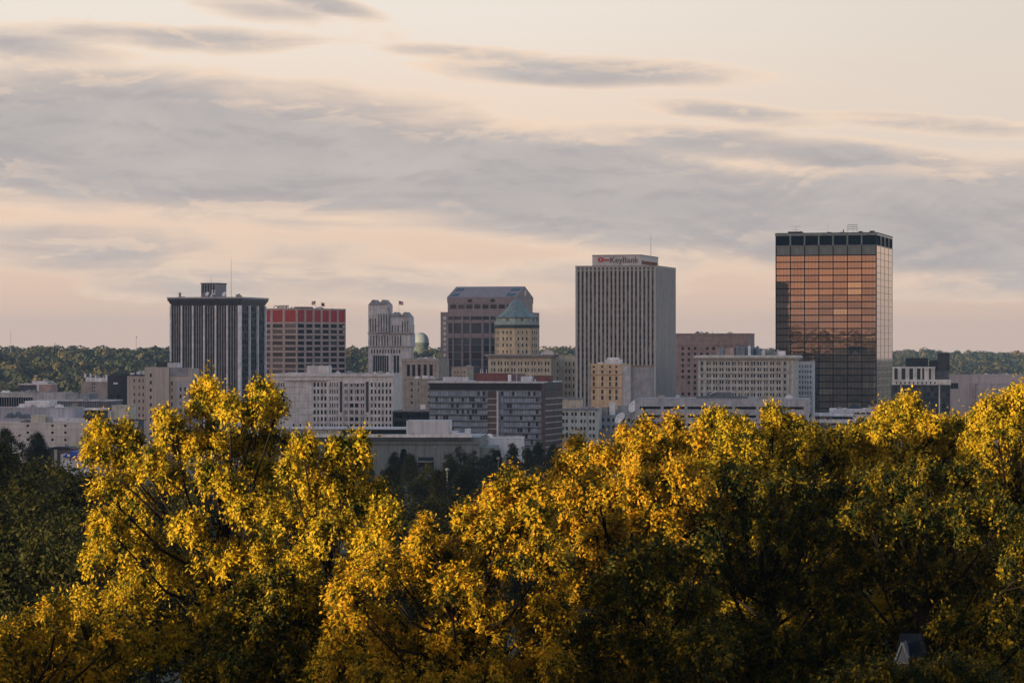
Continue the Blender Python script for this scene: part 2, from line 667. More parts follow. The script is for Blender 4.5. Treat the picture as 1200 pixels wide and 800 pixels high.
def branch_mesh(base, tips, trunk_top, r0, rng, twigs=None):
    mb = MB()
    b, t = Vector(base), Vector(trunk_top)
    # trunk with slight bends
    pts = [b]
    for i in range(1, 5):
        f = i / 4
        p = b.lerp(t, f)
        if i < 4:
            p += Vector((rng.uniform(-.2, .2), rng.uniform(-.2, .2), 0))
        pts.append(p)
    rad = [r0 * (1 - 0.42 * i / 4) for i in range(5)]
    rad[0] *= 1.35
    for i in range(4):
        mb.tube(pts[i], pts[i + 1], rad[i], rad[i + 1], 9)
    lm = MB()
    for (x, y, z, r) in tips:
        q = Vector((x, y, z))
        # start along the trunk, lower than the tip
        f = min(1.0, max(0.35, (q.z - b.z) / max(t.z - b.z, 1) * 0.72))
        s = b.lerp(t, f)
        mid = s.lerp(q, 0.5) + Vector((rng.uniform(-.3, .3), rng.uniform(-.3, .3), -0.10 * (q - s).length + rng.uniform(-.2, .2)))
        w = min(0.075, 0.02 + 0.016 * r + 0.004 * (q - s).length)
        lm.tube(s, mid, w * 1.5, w, 7)
        lm.tube(mid, q, w, w * 0.45, 6)
        for _ in range(7):
            d = Vector((rng.normal(), rng.normal(), rng.normal() + 0.5)).normalized() * r * rng.uniform(.6, .95)
            st = mid.lerp(q, rng.uniform(0.5, 1.0))
            lm.tube(st, q + d, w * 0.4, 0.012, 4)
    return mb, lm


def make_tree(name, label, D, lobes, trunk_px, matl, seed, back=True, r0=0.42, dens=24.0, spread=2.2, off=9, group='autumn trees on the slope in front', **kw):
    rng = np.random.RandomState(seed)
    L = []
    for lb in lobes:
        px, row, rp = lb[:3]
        dy = lb[3] if len(lb) > 3 else rng.uniform(-spread, spread)
        y = D + dy
        L.append((px2x(px, y), y, row2z(row + off, y), 0.9 * rp * y / F))
    extra = []
    if back:
        for (x, y, z, r) in L:
            extra.append((x + rng.uniform(-.8, .8), y + 2.6 + r + rng.uniform(0, 1.5), z - rng.uniform(.3, 1.0), r * 0.95))
    allL = L + extra
    # satellites so that outlines are uneven
    sat = []
    for (x, y, z, r) in allL:
        for _ in range(3):
            d = unit(rng.normal(size=(1, 3)))[0]
            d[2] = abs(d[2])
            rs = r * rng.uniform(0.3, 0.5)
            sat.append((x + d[0] * r * .9, y + d[1] * r * .9, z + d[2] * r * .55, rs))
    V, Q, T = crown_from_lobes(allL + sat, rng, dens=dens, **kw)
    tx = px2x(trunk_px, D)
    bz = float(gz(tx, D + 1.5))
    base = Vector((tx, D + 1.5, bz))
    root = empty(name, base)
    tag(root, label, 'tree', group)
    V = V - np.array(base)
    me = bigmesh('crown', V, Q, matl)
    link('crown', me, root)
    top = (tx + rng.uniform(-.4, .4), D + 1.5, max(l[2] for l in L) - 3.0)
    mb, lm = branch_mesh(base, allL, top, r0, rng)
    for q in (mb, lm):
        q.v = [(a - base.x, b - base.y, c - base.z) for a, b, c in q.v]
    mb.v = [(a, b, c - (0.4 if c < 0.05 else 0)) for a, b, c in mb.v]
    mb.build('trunk', BARK, root)
    lm.build('branches', BARK, root)
    return root


# crowns of the foreground trees: (column, row, radius in photo units[, depth offset])
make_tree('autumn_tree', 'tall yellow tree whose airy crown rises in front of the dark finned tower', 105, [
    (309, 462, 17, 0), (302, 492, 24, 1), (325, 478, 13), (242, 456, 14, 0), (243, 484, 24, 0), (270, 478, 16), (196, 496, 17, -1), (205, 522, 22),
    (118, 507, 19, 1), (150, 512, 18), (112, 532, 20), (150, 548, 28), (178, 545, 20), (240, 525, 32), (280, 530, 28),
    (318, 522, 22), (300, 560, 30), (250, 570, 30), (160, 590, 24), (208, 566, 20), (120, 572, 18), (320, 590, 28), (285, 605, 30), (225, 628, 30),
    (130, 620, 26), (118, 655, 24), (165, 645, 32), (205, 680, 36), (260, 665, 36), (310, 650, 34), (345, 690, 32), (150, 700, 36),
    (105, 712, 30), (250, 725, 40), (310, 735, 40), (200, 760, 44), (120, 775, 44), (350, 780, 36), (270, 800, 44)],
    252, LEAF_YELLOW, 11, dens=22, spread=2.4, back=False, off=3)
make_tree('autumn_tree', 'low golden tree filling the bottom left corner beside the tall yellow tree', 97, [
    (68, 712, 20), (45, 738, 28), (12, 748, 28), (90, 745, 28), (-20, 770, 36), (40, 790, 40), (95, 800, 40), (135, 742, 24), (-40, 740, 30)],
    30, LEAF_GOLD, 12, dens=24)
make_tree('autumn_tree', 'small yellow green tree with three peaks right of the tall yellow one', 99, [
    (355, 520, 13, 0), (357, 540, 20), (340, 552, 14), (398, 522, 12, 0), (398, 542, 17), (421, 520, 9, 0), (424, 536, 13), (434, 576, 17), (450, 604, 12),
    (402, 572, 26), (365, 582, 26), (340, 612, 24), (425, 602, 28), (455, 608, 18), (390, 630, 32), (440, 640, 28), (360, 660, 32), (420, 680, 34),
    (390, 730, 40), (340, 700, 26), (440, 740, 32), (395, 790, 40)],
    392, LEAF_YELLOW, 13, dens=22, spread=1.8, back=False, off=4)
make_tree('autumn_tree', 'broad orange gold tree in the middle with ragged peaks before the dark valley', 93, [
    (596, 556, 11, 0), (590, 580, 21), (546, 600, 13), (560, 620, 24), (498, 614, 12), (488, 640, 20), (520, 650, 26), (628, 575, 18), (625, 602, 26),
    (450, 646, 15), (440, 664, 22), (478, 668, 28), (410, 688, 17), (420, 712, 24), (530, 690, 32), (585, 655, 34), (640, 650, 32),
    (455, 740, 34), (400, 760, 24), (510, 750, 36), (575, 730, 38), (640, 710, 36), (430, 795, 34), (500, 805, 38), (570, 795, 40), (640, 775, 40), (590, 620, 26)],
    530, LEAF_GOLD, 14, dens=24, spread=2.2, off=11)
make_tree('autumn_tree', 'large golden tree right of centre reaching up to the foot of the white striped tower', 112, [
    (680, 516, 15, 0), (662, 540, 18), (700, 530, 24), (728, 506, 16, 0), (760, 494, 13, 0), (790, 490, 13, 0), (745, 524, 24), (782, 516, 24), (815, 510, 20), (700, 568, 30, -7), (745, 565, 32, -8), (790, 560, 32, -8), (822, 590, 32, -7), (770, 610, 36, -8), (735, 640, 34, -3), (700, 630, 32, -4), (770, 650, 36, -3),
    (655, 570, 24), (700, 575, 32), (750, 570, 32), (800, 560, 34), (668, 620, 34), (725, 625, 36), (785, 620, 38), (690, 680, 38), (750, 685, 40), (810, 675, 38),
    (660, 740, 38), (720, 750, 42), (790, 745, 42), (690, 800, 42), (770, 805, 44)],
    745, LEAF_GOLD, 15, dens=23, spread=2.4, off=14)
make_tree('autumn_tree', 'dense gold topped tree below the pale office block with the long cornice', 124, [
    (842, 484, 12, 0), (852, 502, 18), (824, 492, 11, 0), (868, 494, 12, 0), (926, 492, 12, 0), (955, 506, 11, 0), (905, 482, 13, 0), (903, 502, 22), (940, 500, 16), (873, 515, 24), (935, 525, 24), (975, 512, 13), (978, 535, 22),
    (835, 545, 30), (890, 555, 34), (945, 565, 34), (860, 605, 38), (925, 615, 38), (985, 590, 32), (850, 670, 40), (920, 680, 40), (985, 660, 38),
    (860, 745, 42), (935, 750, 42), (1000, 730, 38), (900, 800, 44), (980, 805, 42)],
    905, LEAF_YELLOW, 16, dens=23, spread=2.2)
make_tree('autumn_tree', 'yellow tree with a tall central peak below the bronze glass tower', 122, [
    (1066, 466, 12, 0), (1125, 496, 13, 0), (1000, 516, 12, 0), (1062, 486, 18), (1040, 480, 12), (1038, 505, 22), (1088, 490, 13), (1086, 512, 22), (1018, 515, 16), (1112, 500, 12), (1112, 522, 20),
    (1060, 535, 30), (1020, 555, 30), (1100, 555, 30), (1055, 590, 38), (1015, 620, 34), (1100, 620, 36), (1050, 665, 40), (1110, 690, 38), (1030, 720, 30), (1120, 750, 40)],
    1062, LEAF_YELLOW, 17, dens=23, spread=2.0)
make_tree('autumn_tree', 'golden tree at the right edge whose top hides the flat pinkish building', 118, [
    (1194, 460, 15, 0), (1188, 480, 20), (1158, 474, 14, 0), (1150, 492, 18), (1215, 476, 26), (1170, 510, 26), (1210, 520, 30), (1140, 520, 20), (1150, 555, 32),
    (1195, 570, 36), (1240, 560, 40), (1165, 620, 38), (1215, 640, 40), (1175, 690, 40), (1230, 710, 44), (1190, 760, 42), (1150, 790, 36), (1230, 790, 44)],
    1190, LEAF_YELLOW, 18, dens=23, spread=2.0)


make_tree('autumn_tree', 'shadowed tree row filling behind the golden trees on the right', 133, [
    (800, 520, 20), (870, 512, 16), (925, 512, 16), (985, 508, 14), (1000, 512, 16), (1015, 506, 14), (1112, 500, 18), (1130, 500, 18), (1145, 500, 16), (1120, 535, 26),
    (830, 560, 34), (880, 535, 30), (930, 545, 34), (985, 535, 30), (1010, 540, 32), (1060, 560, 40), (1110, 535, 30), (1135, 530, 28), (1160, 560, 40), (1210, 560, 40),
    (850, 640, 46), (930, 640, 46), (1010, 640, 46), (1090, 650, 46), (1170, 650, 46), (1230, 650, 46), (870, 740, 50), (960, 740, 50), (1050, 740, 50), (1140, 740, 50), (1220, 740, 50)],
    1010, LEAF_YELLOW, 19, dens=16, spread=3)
make_tree('shade_dark_tree', 'low tree around the little gable, leaves darkened in place of shade', 84, [
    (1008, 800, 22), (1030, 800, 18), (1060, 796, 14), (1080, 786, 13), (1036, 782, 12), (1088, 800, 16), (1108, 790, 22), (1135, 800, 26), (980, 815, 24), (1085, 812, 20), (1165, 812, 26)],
    1100, LEAF_SHADE_DARK, 20, dens=24, spread=1.0)  # leaf colour darkened in place of shade


make_tree('shade_dark_tree', 'tree added below the long cornice office, its dark leaves standing in for shade', 106, [  # this and the next dark trees are added to paint the crowns' shade
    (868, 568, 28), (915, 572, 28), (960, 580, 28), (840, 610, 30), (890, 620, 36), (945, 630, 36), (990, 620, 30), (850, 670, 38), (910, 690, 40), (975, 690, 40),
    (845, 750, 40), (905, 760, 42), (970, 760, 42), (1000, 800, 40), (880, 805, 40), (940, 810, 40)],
    915, LEAF_SHADE_DARK, 41, dens=20, spread=2.0, group='added trees darkened for shade')
make_tree('shade_dark_tree', 'tree added below the bronze glass tower, its dark leaves standing in for shade', 103, [
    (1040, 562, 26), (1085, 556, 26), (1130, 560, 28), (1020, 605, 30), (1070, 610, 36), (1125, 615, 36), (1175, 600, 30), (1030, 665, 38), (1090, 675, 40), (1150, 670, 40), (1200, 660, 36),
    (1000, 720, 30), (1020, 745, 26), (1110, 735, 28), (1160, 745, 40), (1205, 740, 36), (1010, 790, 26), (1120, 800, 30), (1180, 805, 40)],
    1095, LEAF_SHADE_DARK, 42, dens=20, spread=2.0, group='added trees darkened for shade')
make_tree('shade_dark_tree', 'low tree added at the bottom of the middle golden trees, darkened to read as shade', 96, [
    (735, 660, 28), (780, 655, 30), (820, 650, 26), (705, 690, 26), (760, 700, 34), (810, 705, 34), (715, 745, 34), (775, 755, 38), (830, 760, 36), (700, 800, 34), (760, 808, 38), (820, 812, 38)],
    765, LEAF_SHADE_DARK, 43, dens=20, spread=1.6, group='added trees darkened for shade')
make_tree('shade_dark_tree', 'low tree added between the tall yellow and the orange gold tree, darkened to read as shade', 98, [
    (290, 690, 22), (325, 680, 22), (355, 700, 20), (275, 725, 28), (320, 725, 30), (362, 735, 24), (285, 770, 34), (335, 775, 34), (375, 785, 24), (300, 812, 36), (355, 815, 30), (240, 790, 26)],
    320, LEAF_SHADE_DARK, 44, dens=20, spread=1.4, group='added trees darkened for shade')


# prototype shade trees for the valley (built once, copied)
def proto_tree(name, label, h, wid, matl, seed, group, conifer=False):
    rng = np.random.RandomState(seed)
    root = empty(name, (0, 0, 0))
    tag(root, label, 'tree', group)
    if conifer:
        n = 6000
        t = rng.uniform(0.08, 1, n) ** 0.8
        ph = rng.uniform(0, 6.283, n)
        tier = 0.75 + 0.25 * np.abs(np.sin(t * 34))
        r = (1.02 - t) * wid * 0.5 * tier * np.sqrt(rng.uniform(0.25, 1, n))
        P = np.stack([np.cos(ph) * r, np.sin(ph) * r, t * h - r * 0.25], 1)
        d = unit(np.stack([np.cos(ph), np.sin(ph), np.full(n, -0.35)], 1) + rng.normal(size=(n, 3)) * 0.3)
        V, Q = leaf_quads(P, d, 0.75, 0.32, rng)
        link('crown', bigmesh('crown', V, Q, matl), root)
        MB().tube((0, 0, -0.6), (0, 0, h * 0.95), 0.3, 0.04, 8).build('trunk', BARK, root)
        return root
    lobes = []
    for i in range(26):
        th = rng.uniform(0, 6.283)
        t = rng.uniform(0.28, 1)
        env = math.sin(min(1, (1.08 - t) * 1.35) * math.pi * 0.5) * wid * 0.36
        rr = env * math.sqrt(rng.uniform(0.1, 1))
        lobes.append((math.cos(th) * rr, math.sin(th) * rr, t * (h - 2.2), rng.uniform(1.4, 2.5)))
    V, Q, T = crown_from_lobes(lobes, rng, dens=5.0, per=30, tr=(0.42, 0.42, 0.40), ll=0.36, lw=0.22, droop=0.3)
    link('crown', bigmesh('crown', V, Q, matl), root)
    mb, lm = branch_mesh((0, 0, -0.6), lobes, (0.2, 0.1, h * 0.75), 0.4, rng)
    mb.build('trunk', BARK, root)
    lm.build('branches', BARK, root)
    return root


def kids(o):
    return [c for c in COL.objects if c.parent == o]


def copy_thing(src, src_kids, loc, rz, sc, label=None, group=None):
    r = src.copy()
    COL.objects.link(r)
    r.location = loc
    r.rotation_euler = (0, 0, rz)
    r.scale = sc
    if label:
        r['label'] = label
    if group:
        r['group'] = group
    for c in src_kids:
        d = c.copy()
        COL.objects.link(d)
        d.parent = r
    return r


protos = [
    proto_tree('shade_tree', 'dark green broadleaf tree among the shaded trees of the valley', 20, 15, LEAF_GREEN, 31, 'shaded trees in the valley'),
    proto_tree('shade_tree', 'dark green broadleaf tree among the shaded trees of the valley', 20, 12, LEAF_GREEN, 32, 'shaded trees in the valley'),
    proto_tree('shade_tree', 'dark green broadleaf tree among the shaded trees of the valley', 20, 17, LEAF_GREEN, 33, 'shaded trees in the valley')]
con = proto_tree('conifer_tree', 'small pointed dark conifer before the grey curved wall of the arena', 20, 8, LEAF_CONIFER, 34, None, True)
PK = [kids(p) for p in protos]
used = [False] * 3
rnd = random.Random(5)


def put_tree(px, top, D, i=None, wid=1.0, label=None):
    top -= 9 if D > 500 else 2
    i = rnd.randrange(3) if i is None else i
    x = px2x(px, D)
    g = float(gz(x, D))
    h = (row2z(top, D) - g) / 20.0
    h = max(0.3, h)
    sc = (wid * min(h, 1.3) * rnd.uniform(.9, 1.15), wid * min(h, 1.3), h)
    if not used[i] and label is None:
        used[i] = True
        p = protos[i]
        p.location = (x, D, g)
        p.rotation_euler = (0, 0, rnd.uniform(0, 6.28))
        p.scale = sc
        return p
    return copy_thing(protos[i], PK[i], (x, D, g), rnd.uniform(0, 6.28), sc, label)


# the visible dark trees: (column, top row, distance)
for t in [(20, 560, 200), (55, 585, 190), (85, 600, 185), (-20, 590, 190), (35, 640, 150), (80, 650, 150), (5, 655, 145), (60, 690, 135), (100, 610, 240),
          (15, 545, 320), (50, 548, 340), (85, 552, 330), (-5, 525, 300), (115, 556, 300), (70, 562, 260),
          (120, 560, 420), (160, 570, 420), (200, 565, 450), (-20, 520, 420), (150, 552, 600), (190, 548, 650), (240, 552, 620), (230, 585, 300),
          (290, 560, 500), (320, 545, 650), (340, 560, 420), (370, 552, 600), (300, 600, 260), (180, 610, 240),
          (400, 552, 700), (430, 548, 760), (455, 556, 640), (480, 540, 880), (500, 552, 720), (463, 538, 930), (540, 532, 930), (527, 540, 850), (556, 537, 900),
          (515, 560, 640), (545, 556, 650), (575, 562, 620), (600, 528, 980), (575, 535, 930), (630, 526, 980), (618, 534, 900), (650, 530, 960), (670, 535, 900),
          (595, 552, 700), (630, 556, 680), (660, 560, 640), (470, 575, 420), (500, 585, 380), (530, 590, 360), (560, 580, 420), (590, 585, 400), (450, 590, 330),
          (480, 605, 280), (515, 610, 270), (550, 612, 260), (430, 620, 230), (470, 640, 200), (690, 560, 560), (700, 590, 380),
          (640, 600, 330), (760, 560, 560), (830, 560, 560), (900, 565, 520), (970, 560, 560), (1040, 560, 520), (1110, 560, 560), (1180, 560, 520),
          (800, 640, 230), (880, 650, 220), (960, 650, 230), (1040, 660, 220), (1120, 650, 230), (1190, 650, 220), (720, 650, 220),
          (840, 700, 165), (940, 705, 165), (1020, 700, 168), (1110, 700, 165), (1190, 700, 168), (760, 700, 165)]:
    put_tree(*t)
# unseen young trees added left of the view to shade the lower crowns
for i in range(25):
    q_, t_ = -97 + 2.0 * i, 40 + (i % 3) * 5
    ca, sa = math.sin(math.radians(SUN_AZ)), math.cos(math.radians(SUN_AZ))
    x_, y_ = -sa * q_ + ca * t_, ca * q_ + sa * t_
    copy_thing(protos[i % 3], PK[i % 3], (x_, y_, float(gz(x_, y_)) - .3), i * 1.3, (0.32, 0.32, 0.33 + 0.05 * math.sin(i * 2.3)), 'unseen young tree added on the near slope to shade the lower crowns', 'unseen trees added to shade the lower crowns')
for (px, top, D) in [(42, 507, 960), (10, 503, 930)]:
    put_tree(px, top + 9, D, 0, 1.15, 'leafy dark tree standing out against the white concrete building' if px == 42 else 'ragged dark tree at the left edge against the white concrete building')
x0 = px2x(473, 1000)
con.location = (x0, 1000, float(gz(x0, 1000)))
con.scale = (1, 1, (row2z(526, 1000) - float(gz(x0, 1000))) / 20)
for (px, top, D, lb) in [(582, 527, 1010, 'short dark conifer at the right end of the grey arena wall'), ]:
    x0 = px2x(px, D)
    g0 = float(gz(x0, D))
    copy_thing(con, kids(con), (x0, D, g0), 1.0, (1.3, 1.3, (row2z(top, D) - g0) / 20), lb)


def wood(name, pts, seed, quads, qs, matl, hmin, hmax, rmin, rmax):
    """woodland as one mass: a leafy dome per point, each with its own tint"""
    rng = np.random.RandomState(seed)
    n = len(pts)
    R = rng.uniform(rmin, rmax, n)
    Hh = rng.uniform(hmin, hmax, n)
    Hh = Hh + (rng.rand(n) < 0.05) * rng.uniform(2, 6, n)
    tint = np.clip(rng.beta(1.3, 1.6, n) + 0.25 * vnoise(pts[:, 0], pts[:, 1], 300, 6), 0, 1)
    k = np.repeat(np.arange(n), quads)
    d = unit(rng.normal(size=(len(k), 3)))
    d[:, 2] = np.where(d[:, 2] < -0.2, -d[:, 2], d[:, 2])
    lump = 1 + 0.22 * np.sin(d[:, 0] * 5 + k) * np.sin(d[:, 1] * 5 + 2 * k)
    P = np.stack([pts[k, 0] + d[:, 0] * R[k] * lump, pts[k, 1] + d[:, 1] * R[k] * lump,
                  pts[k, 2] + Hh[k] - R[k] * 0.9 + d[:, 2] * R[k] * 0.9 * lump], 1)
    ax = unit(np.cross(d, rng.normal(size=d.shape)) + d * rng.uniform(-.5, .5, len(k))[:, None])
    dn = unit(d + rng.normal(size=d.shape) * 0.25)
    ax = unit(np.cross(dn, rng.normal(size=d.shape)))
    sd = np.cross(dn, ax)
    q = qs * rng.uniform(0.6, 1.2, len(k))[:, None]
    V = np.stack([P - ax * q * .5, P + sd * q * .45, P + ax * q * .5, P - sd * q * .45], 1).reshape(-1, 3)
    Q = np.arange(len(V)).reshape(-1, 4)
    me = bigmesh(name, V, Q, matl, {'tint': tint[k]})
    o = link(name, me)
    tag(o, kind='stuff')
    return o


def far_points():
    rng = np.random.RandomState(77)
    out = []
    # scatter inside a wedge a little wider than the picture
    n = 30000
    y = rng.uniform(2150, 5900, n) 
    x = rng.uniform(-0.215, 0.215, n) * y
    R = 3600 + 1900 * np.clip((x + 200) / 1000.0, 0, 1)
    start = R - 1450 - 500 * np.clip((x + 200) / 1000.0, 0, 1)
    ok = (y > start) & (y < R + 150)
    # keep more on the crest
    keep = rng.rand(n) < np.where(y > R - 400, 0.30, 0.26)
    ok &= keep
    x, y = x[ok], y[ok]
    return np.stack([x, y, gz(x, y)], 1)


fp = far_points()
o = wood('hillside_woodland', fp, 78, 130, 3.4, LEAF_FAR, 8, 20, 6.5, 12.5)
tag(o, 'autumn woodland covering the hills along the horizon behind the city', 'woodland')
rng = np.random.RandomState(90)
n = 420
sx = rng.uniform(-620, -150, n)
sy = rng.uniform(40, 620, n)
okm = (sx < -0.26 * np.maximum(sy, 0) - 120) & (sy - 340 * sm((-95 - sx) / 190.0) < 60) & (sy + math.tan(math.radians(270 - SUN_AZ)) * -sx > 175)
sx, sy = sx[okm], sy[okm]
o = wood('ridge_shade_wood', np.stack([sx, sy, gz(sx, sy)], 1), 91, 110, 1.8, LEAF_FAR, 14, 20, 5, 8)  # unseen wood added on the ridge to cast shade into the valley
tag(o, 'unseen wood added on the near ridge to shade the valley', 'woodland')

# ------------------------------------------------------------------ buildings


def even(a, b, n, frac, edge=0.0):
    """n intervals of width fraction frac between a and b"""
    a, b = a + edge, b - edge
    p = (b - a) / n
    return [(a + p * (i + 0.5) - p * frac / 2, a + p * (i + 0.5) + p * frac / 2) for i in range(n)]


def pairs(a, b, n, frac, split=0.12):
    out = []
    for (x0, x1) in even(a, b, n, frac):
        m = (x0 + x1) / 2
        g = (x1 - x0) * split / 2
        out += [(x0, m - g), (m + g, x1)]
    return out


PANE = {}


def pane_mesh(w, h, m):
    key = (round(w, 2), round(h, 2), m.name)
    if key not in PANE:
        me = bpy.data.meshes.new('pane')
        me.from_pydata([(-w / 2, 0, 0), (w / 2, 0, 0), (w / 2, 0, h), (-w / 2, 0, h)], [], [(0, 1, 2, 3)])
        me.materials.append(m)
        PANE[key] = me
    return PANE[key]


class Bld:
    def __init__(s, name, label, pc, D, top, pl=None, pr=None, W=None, dep=None, theta=15.0, wall=CONC, roof=ROOF, cat='building', z0=None):
        s.th = math.radians(theta)
        c, sn = math.cos(s.th), math.sin(s.th)
        s.c, s.s, s.D, s.pc = c, sn, D, pc
        s.Cx = px2x(pc, D)
        kl = None
        s.W = W if W is not None else s._w(pl)
        s.dep = dep if dep is not None else s._d(pr)
        s.H = row2z(top, D)
        g = float(gz(s.Cx, D))
        s.g = (g - 1.5) if z0 is None else z0
        s.root = empty(name, (s.Cx, D, s.g), -s.th)
        tag(s.root, label, cat)
        s.H -= s.g                 # local heights start at the base
        s.wall = wall
        s.roof = roof
        s.w = MB()
        s.panes = []
        s.done = set()
        s.wmat = {}

    def _w(s, pl):
        k = (pl - 600) / F
        return (s.Cx - k * s.D) / (s.c + k * s.s)

    def _d(s, pr):
        k = (pr - 600) / F
        return (k * s.D - s.Cx) / (s.s - k * s.c)

    def x(s, px):
        """local x on the front plane for a photo column"""
        return -s._w(px)

    def y(s, px):
        """local y on the right face for a photo column"""
        return s._d(px)

    def z(s, row):
        return row2z(row, s.D) - s.g

    def pt(s, side, a, z, d=0.0):
        """d inward"""
        if side == 'f':
            return (a, d, z)
        if side == 'r':
            return (-d, a, z)
        if side == 'l':
            return (-s.W + d, a, z)
        return (a, s.dep - d, z)

    def face(s, side, bands=(), rev=0.3, glass=G_DARK, z0=0.0, z1=None, mb=None, name='window'):
        """bands: (z0, z1, [(a0,a1),..]) sorted upwards; wall with real openings"""
        z1 = s.H if z1 is None else z1
        A0, A1 = (-s.W, 0.0) if side in 'fb' else (0.0, s.dep)
        mb = mb or s.w
        s.done.add(side)

        def q(a0, a1, b0, b1):
            if a1 - a0 < 1e-4 or b1 - b0 < 1e-4:
                return
            P = [s.pt(side, a0, b0), s.pt(side, a1, b0), s.pt(side, a1, b1), s.pt(side, a0, b1)]
            if side in 'lb':
                P = P[::-1]
            mb.quad(*P)
        cur = z0
        for (b0, b1, cols) in sorted(bands, key=lambda t: t[0]):
            q(A0, A1, cur, b0)
            a = A0
            for (c0, c1) in sorted(cols):
                q(a, c0, b0, b1)
                # reveals
                for (p0, p1) in (((c0, b0), (c1, b0)), ((c1, b0), (c1, b1)), ((c1, b1), (c0, b1)), ((c0, b1), (c0, b0))):
                    mb.quad(s.pt(side, p0[0], p0[1]), s.pt(side, p1[0], p1[1]), s.pt(side, p1[0], p1[1], rev), s.pt(side, p0[0], p0[1], rev))
                s.panes.append((side, c0, c1, b0, b1, rev, glass, name))
                a = c1
            q(a, A1, b0, b1)
            cur = b1
        q(A0, A1, cur, z1)

    def box(s, name, x0, x1, y0, y1, z0, z1, m, label=None):
        o = MB().box(x0, x1, y0, y1, z0, z1).build(name, m, s.root)
        if label:
            o['label'] = label
        return o

    def boxes(s, name, L, m):
        mb = MB()
        for b in L:
            mb.box(*b)
        return mb.build(name, m, s.root)

    def fins(s, side, at, w, d, z0, z1, m, name='piers', embed=0.05):
        mb = MB()
        if len(at) <= 12:
            one = name[:-1] if name.endswith('s') else name
            for a in at:
                q = MB()
                if side == 'f':
                    q.box(a - w / 2, a + w / 2, -d, embed, z0, z1)
                else:
                    q.box(-embed, d, a - w / 2, a + w / 2, z0, z1)
                q.build(one, m, s.root)
            return
        for a in at:
            if side == 'f':
                mb.box(a - w / 2, a + w / 2, -d, embed, z0, z1)
            else:
                mb.box(-embed, d, a - w / 2, a + w / 2, z0, z1)
        return mb.build(name, m, s.root)

    def ring(s, name, z0, z1, out, m, inn=0.3, x0=None, x1=None, y0=None, y1=None):
        x0 = -s.W if x0 is None else x0
        x1 = 0 if x1 is None else x1
        y0 = 0 if y0 is None else y0
        y1 = s.dep if y1 is None else y1
        mb = MB()
        mb.box(x0 - out, x1 + out, y0 - out, y0 + inn, z0, z1)
        mb.box(x0 - out, x1 + out, y1 - inn, y1 + out, z0, z1)
        mb.box(x0 - out, x0 + inn, y0 + inn, y1 - inn, z0, z1)
        mb.box(x1 - inn, x1 + out, y0 + inn, y1 - inn, z0, z1)
        return mb.build(name, m, s.root)

    def units(s, n, seed, zmax=2.5, x0=None, x1=None, m=None):
        """air handlers on the roof"""
        r = random.Random(seed)
        x0 = -s.W * 0.9 if x0 is None else x0
        x1 = -s.W * 0.1 if x1 is None else x1
        for i in range(n):
            xx = r.uniform(x0, x1)
            yy = r.uniform(s.dep * 0.12, s.dep * 0.75)
            w, d, h = r.uniform(1.2, 4), r.uniform(1.2, 3), r.uniform(0.8, zmax)
            mb = MB().box(xx, xx + w, yy, yy + d, s.H, s.H + h * 0.8)
            mb.box(xx + 0.15 * w, xx + 0.85 * w, yy + 0.15 * d, yy + 0.85 * d, s.H + h * 0.8, s.H + h)
            mb.tube((xx + w * 0.5, yy + d * .5, s.H + h), (xx + w * .5, yy + d * .5, s.H + h + 0.3), min(w, d) * 0.3, min(w, d) * 0.3, 10)
            mb.build('rooftop_unit', m or r.choice([WHITE, STEEL, CONC]), s.root)

    def finish(s, parapet=0.4, copem=None, roof=True, limit=100):
        if parapet and s.W > 14 and roof:
            s.units(min(7, 2 + int(s.W / 14)), int(s.W * 10), 1.6)
        for side in 'flrb':
            if side not in s.done:
                s.face(side)
        s.w.build('wall', s.wall, s.root)
        if roof:
            MB().quad((-s.W, 0, s.H), (0, 0, s.H), (0, s.dep, s.H), (-s.W, s.dep, s.H)).build('roof', s.roof, s.root)
        if parapet:
            s.ring('parapet', s.H + 0.002, s.H + parapet, 0.12, copem or s.wall)
        rot = {'f': 0.0, 'r': math.pi / 2, 'l': -math.pi / 2, 'b': math.pi}
        vis = sorted(s.panes, key=lambda p: (-(p[2] - p[1]) * (p[4] - p[3]) * (1 if p[0] == 'f' else .35), -p[3]))
        rest = {}
        for i, (side, c0, c1, b0, b1, rev, gl, nm) in enumerate(vis):
            if i < limit:
                o = bpy.data.objects.new(nm, pane_mesh(c1 - c0, b1 - b0, gl))
                COL.objects.link(o)
                o.parent = s.root
                o.location = s.pt(side, (c0 + c1) / 2, b0, rev)
                o.rotation_euler = (0, 0, rot[side])
            else:
                mb = rest.setdefault((gl.name, nm), MB())
                P = [s.pt(side, c0, b0, rev), s.pt(side, c1, b0, rev), s.pt(side, c1, b1, rev), s.pt(side, c0, b1, rev)]
                if side in 'lb':
                    P = P[::-1]
                mb.quad(*P)
        for (g, nm), mb in rest.items():
            tag(mb.build('windows', MATS[g], s.root), kind='stuff')
        return s


def antenna(b, x, y, z0, z1, r=0.12, m=STEEL, cross=()):
    mb = MB().tube((x, y, z0), (x, y, z1), r, r * 0.4, 6)
    for zc, w in cross:
        mb.box(x - w, x + w, y - 0.05, y + 0.05, zc, zc + 0.12)
    return mb.build('antenna', m, b.root)


def small_dish(b, x, y, z, r, m=WHITE, ax=(-0.3, -0.8, 0.4)):
    mb = MB()
    prof = [(0.02, 0), (r * .4, r * .06), (r * .75, r * .2), (r, r * .36), (r * .97, r * .40), (r * .7, r * .22), (0.02, 0.05)]
    mb.lathe(0, 0, prof, 16)
    q = Vector(ax).to_track_quat('Z', 'Y')
    mb.v = [tuple(q @ Vector(v) + Vector((x, y, z))) for v in mb.v]
    mb.tube((x, y, z - r * 1.1), (x, y, z), 0.1, 0.1, 6)
    return mb.build('dish', m, b.root)


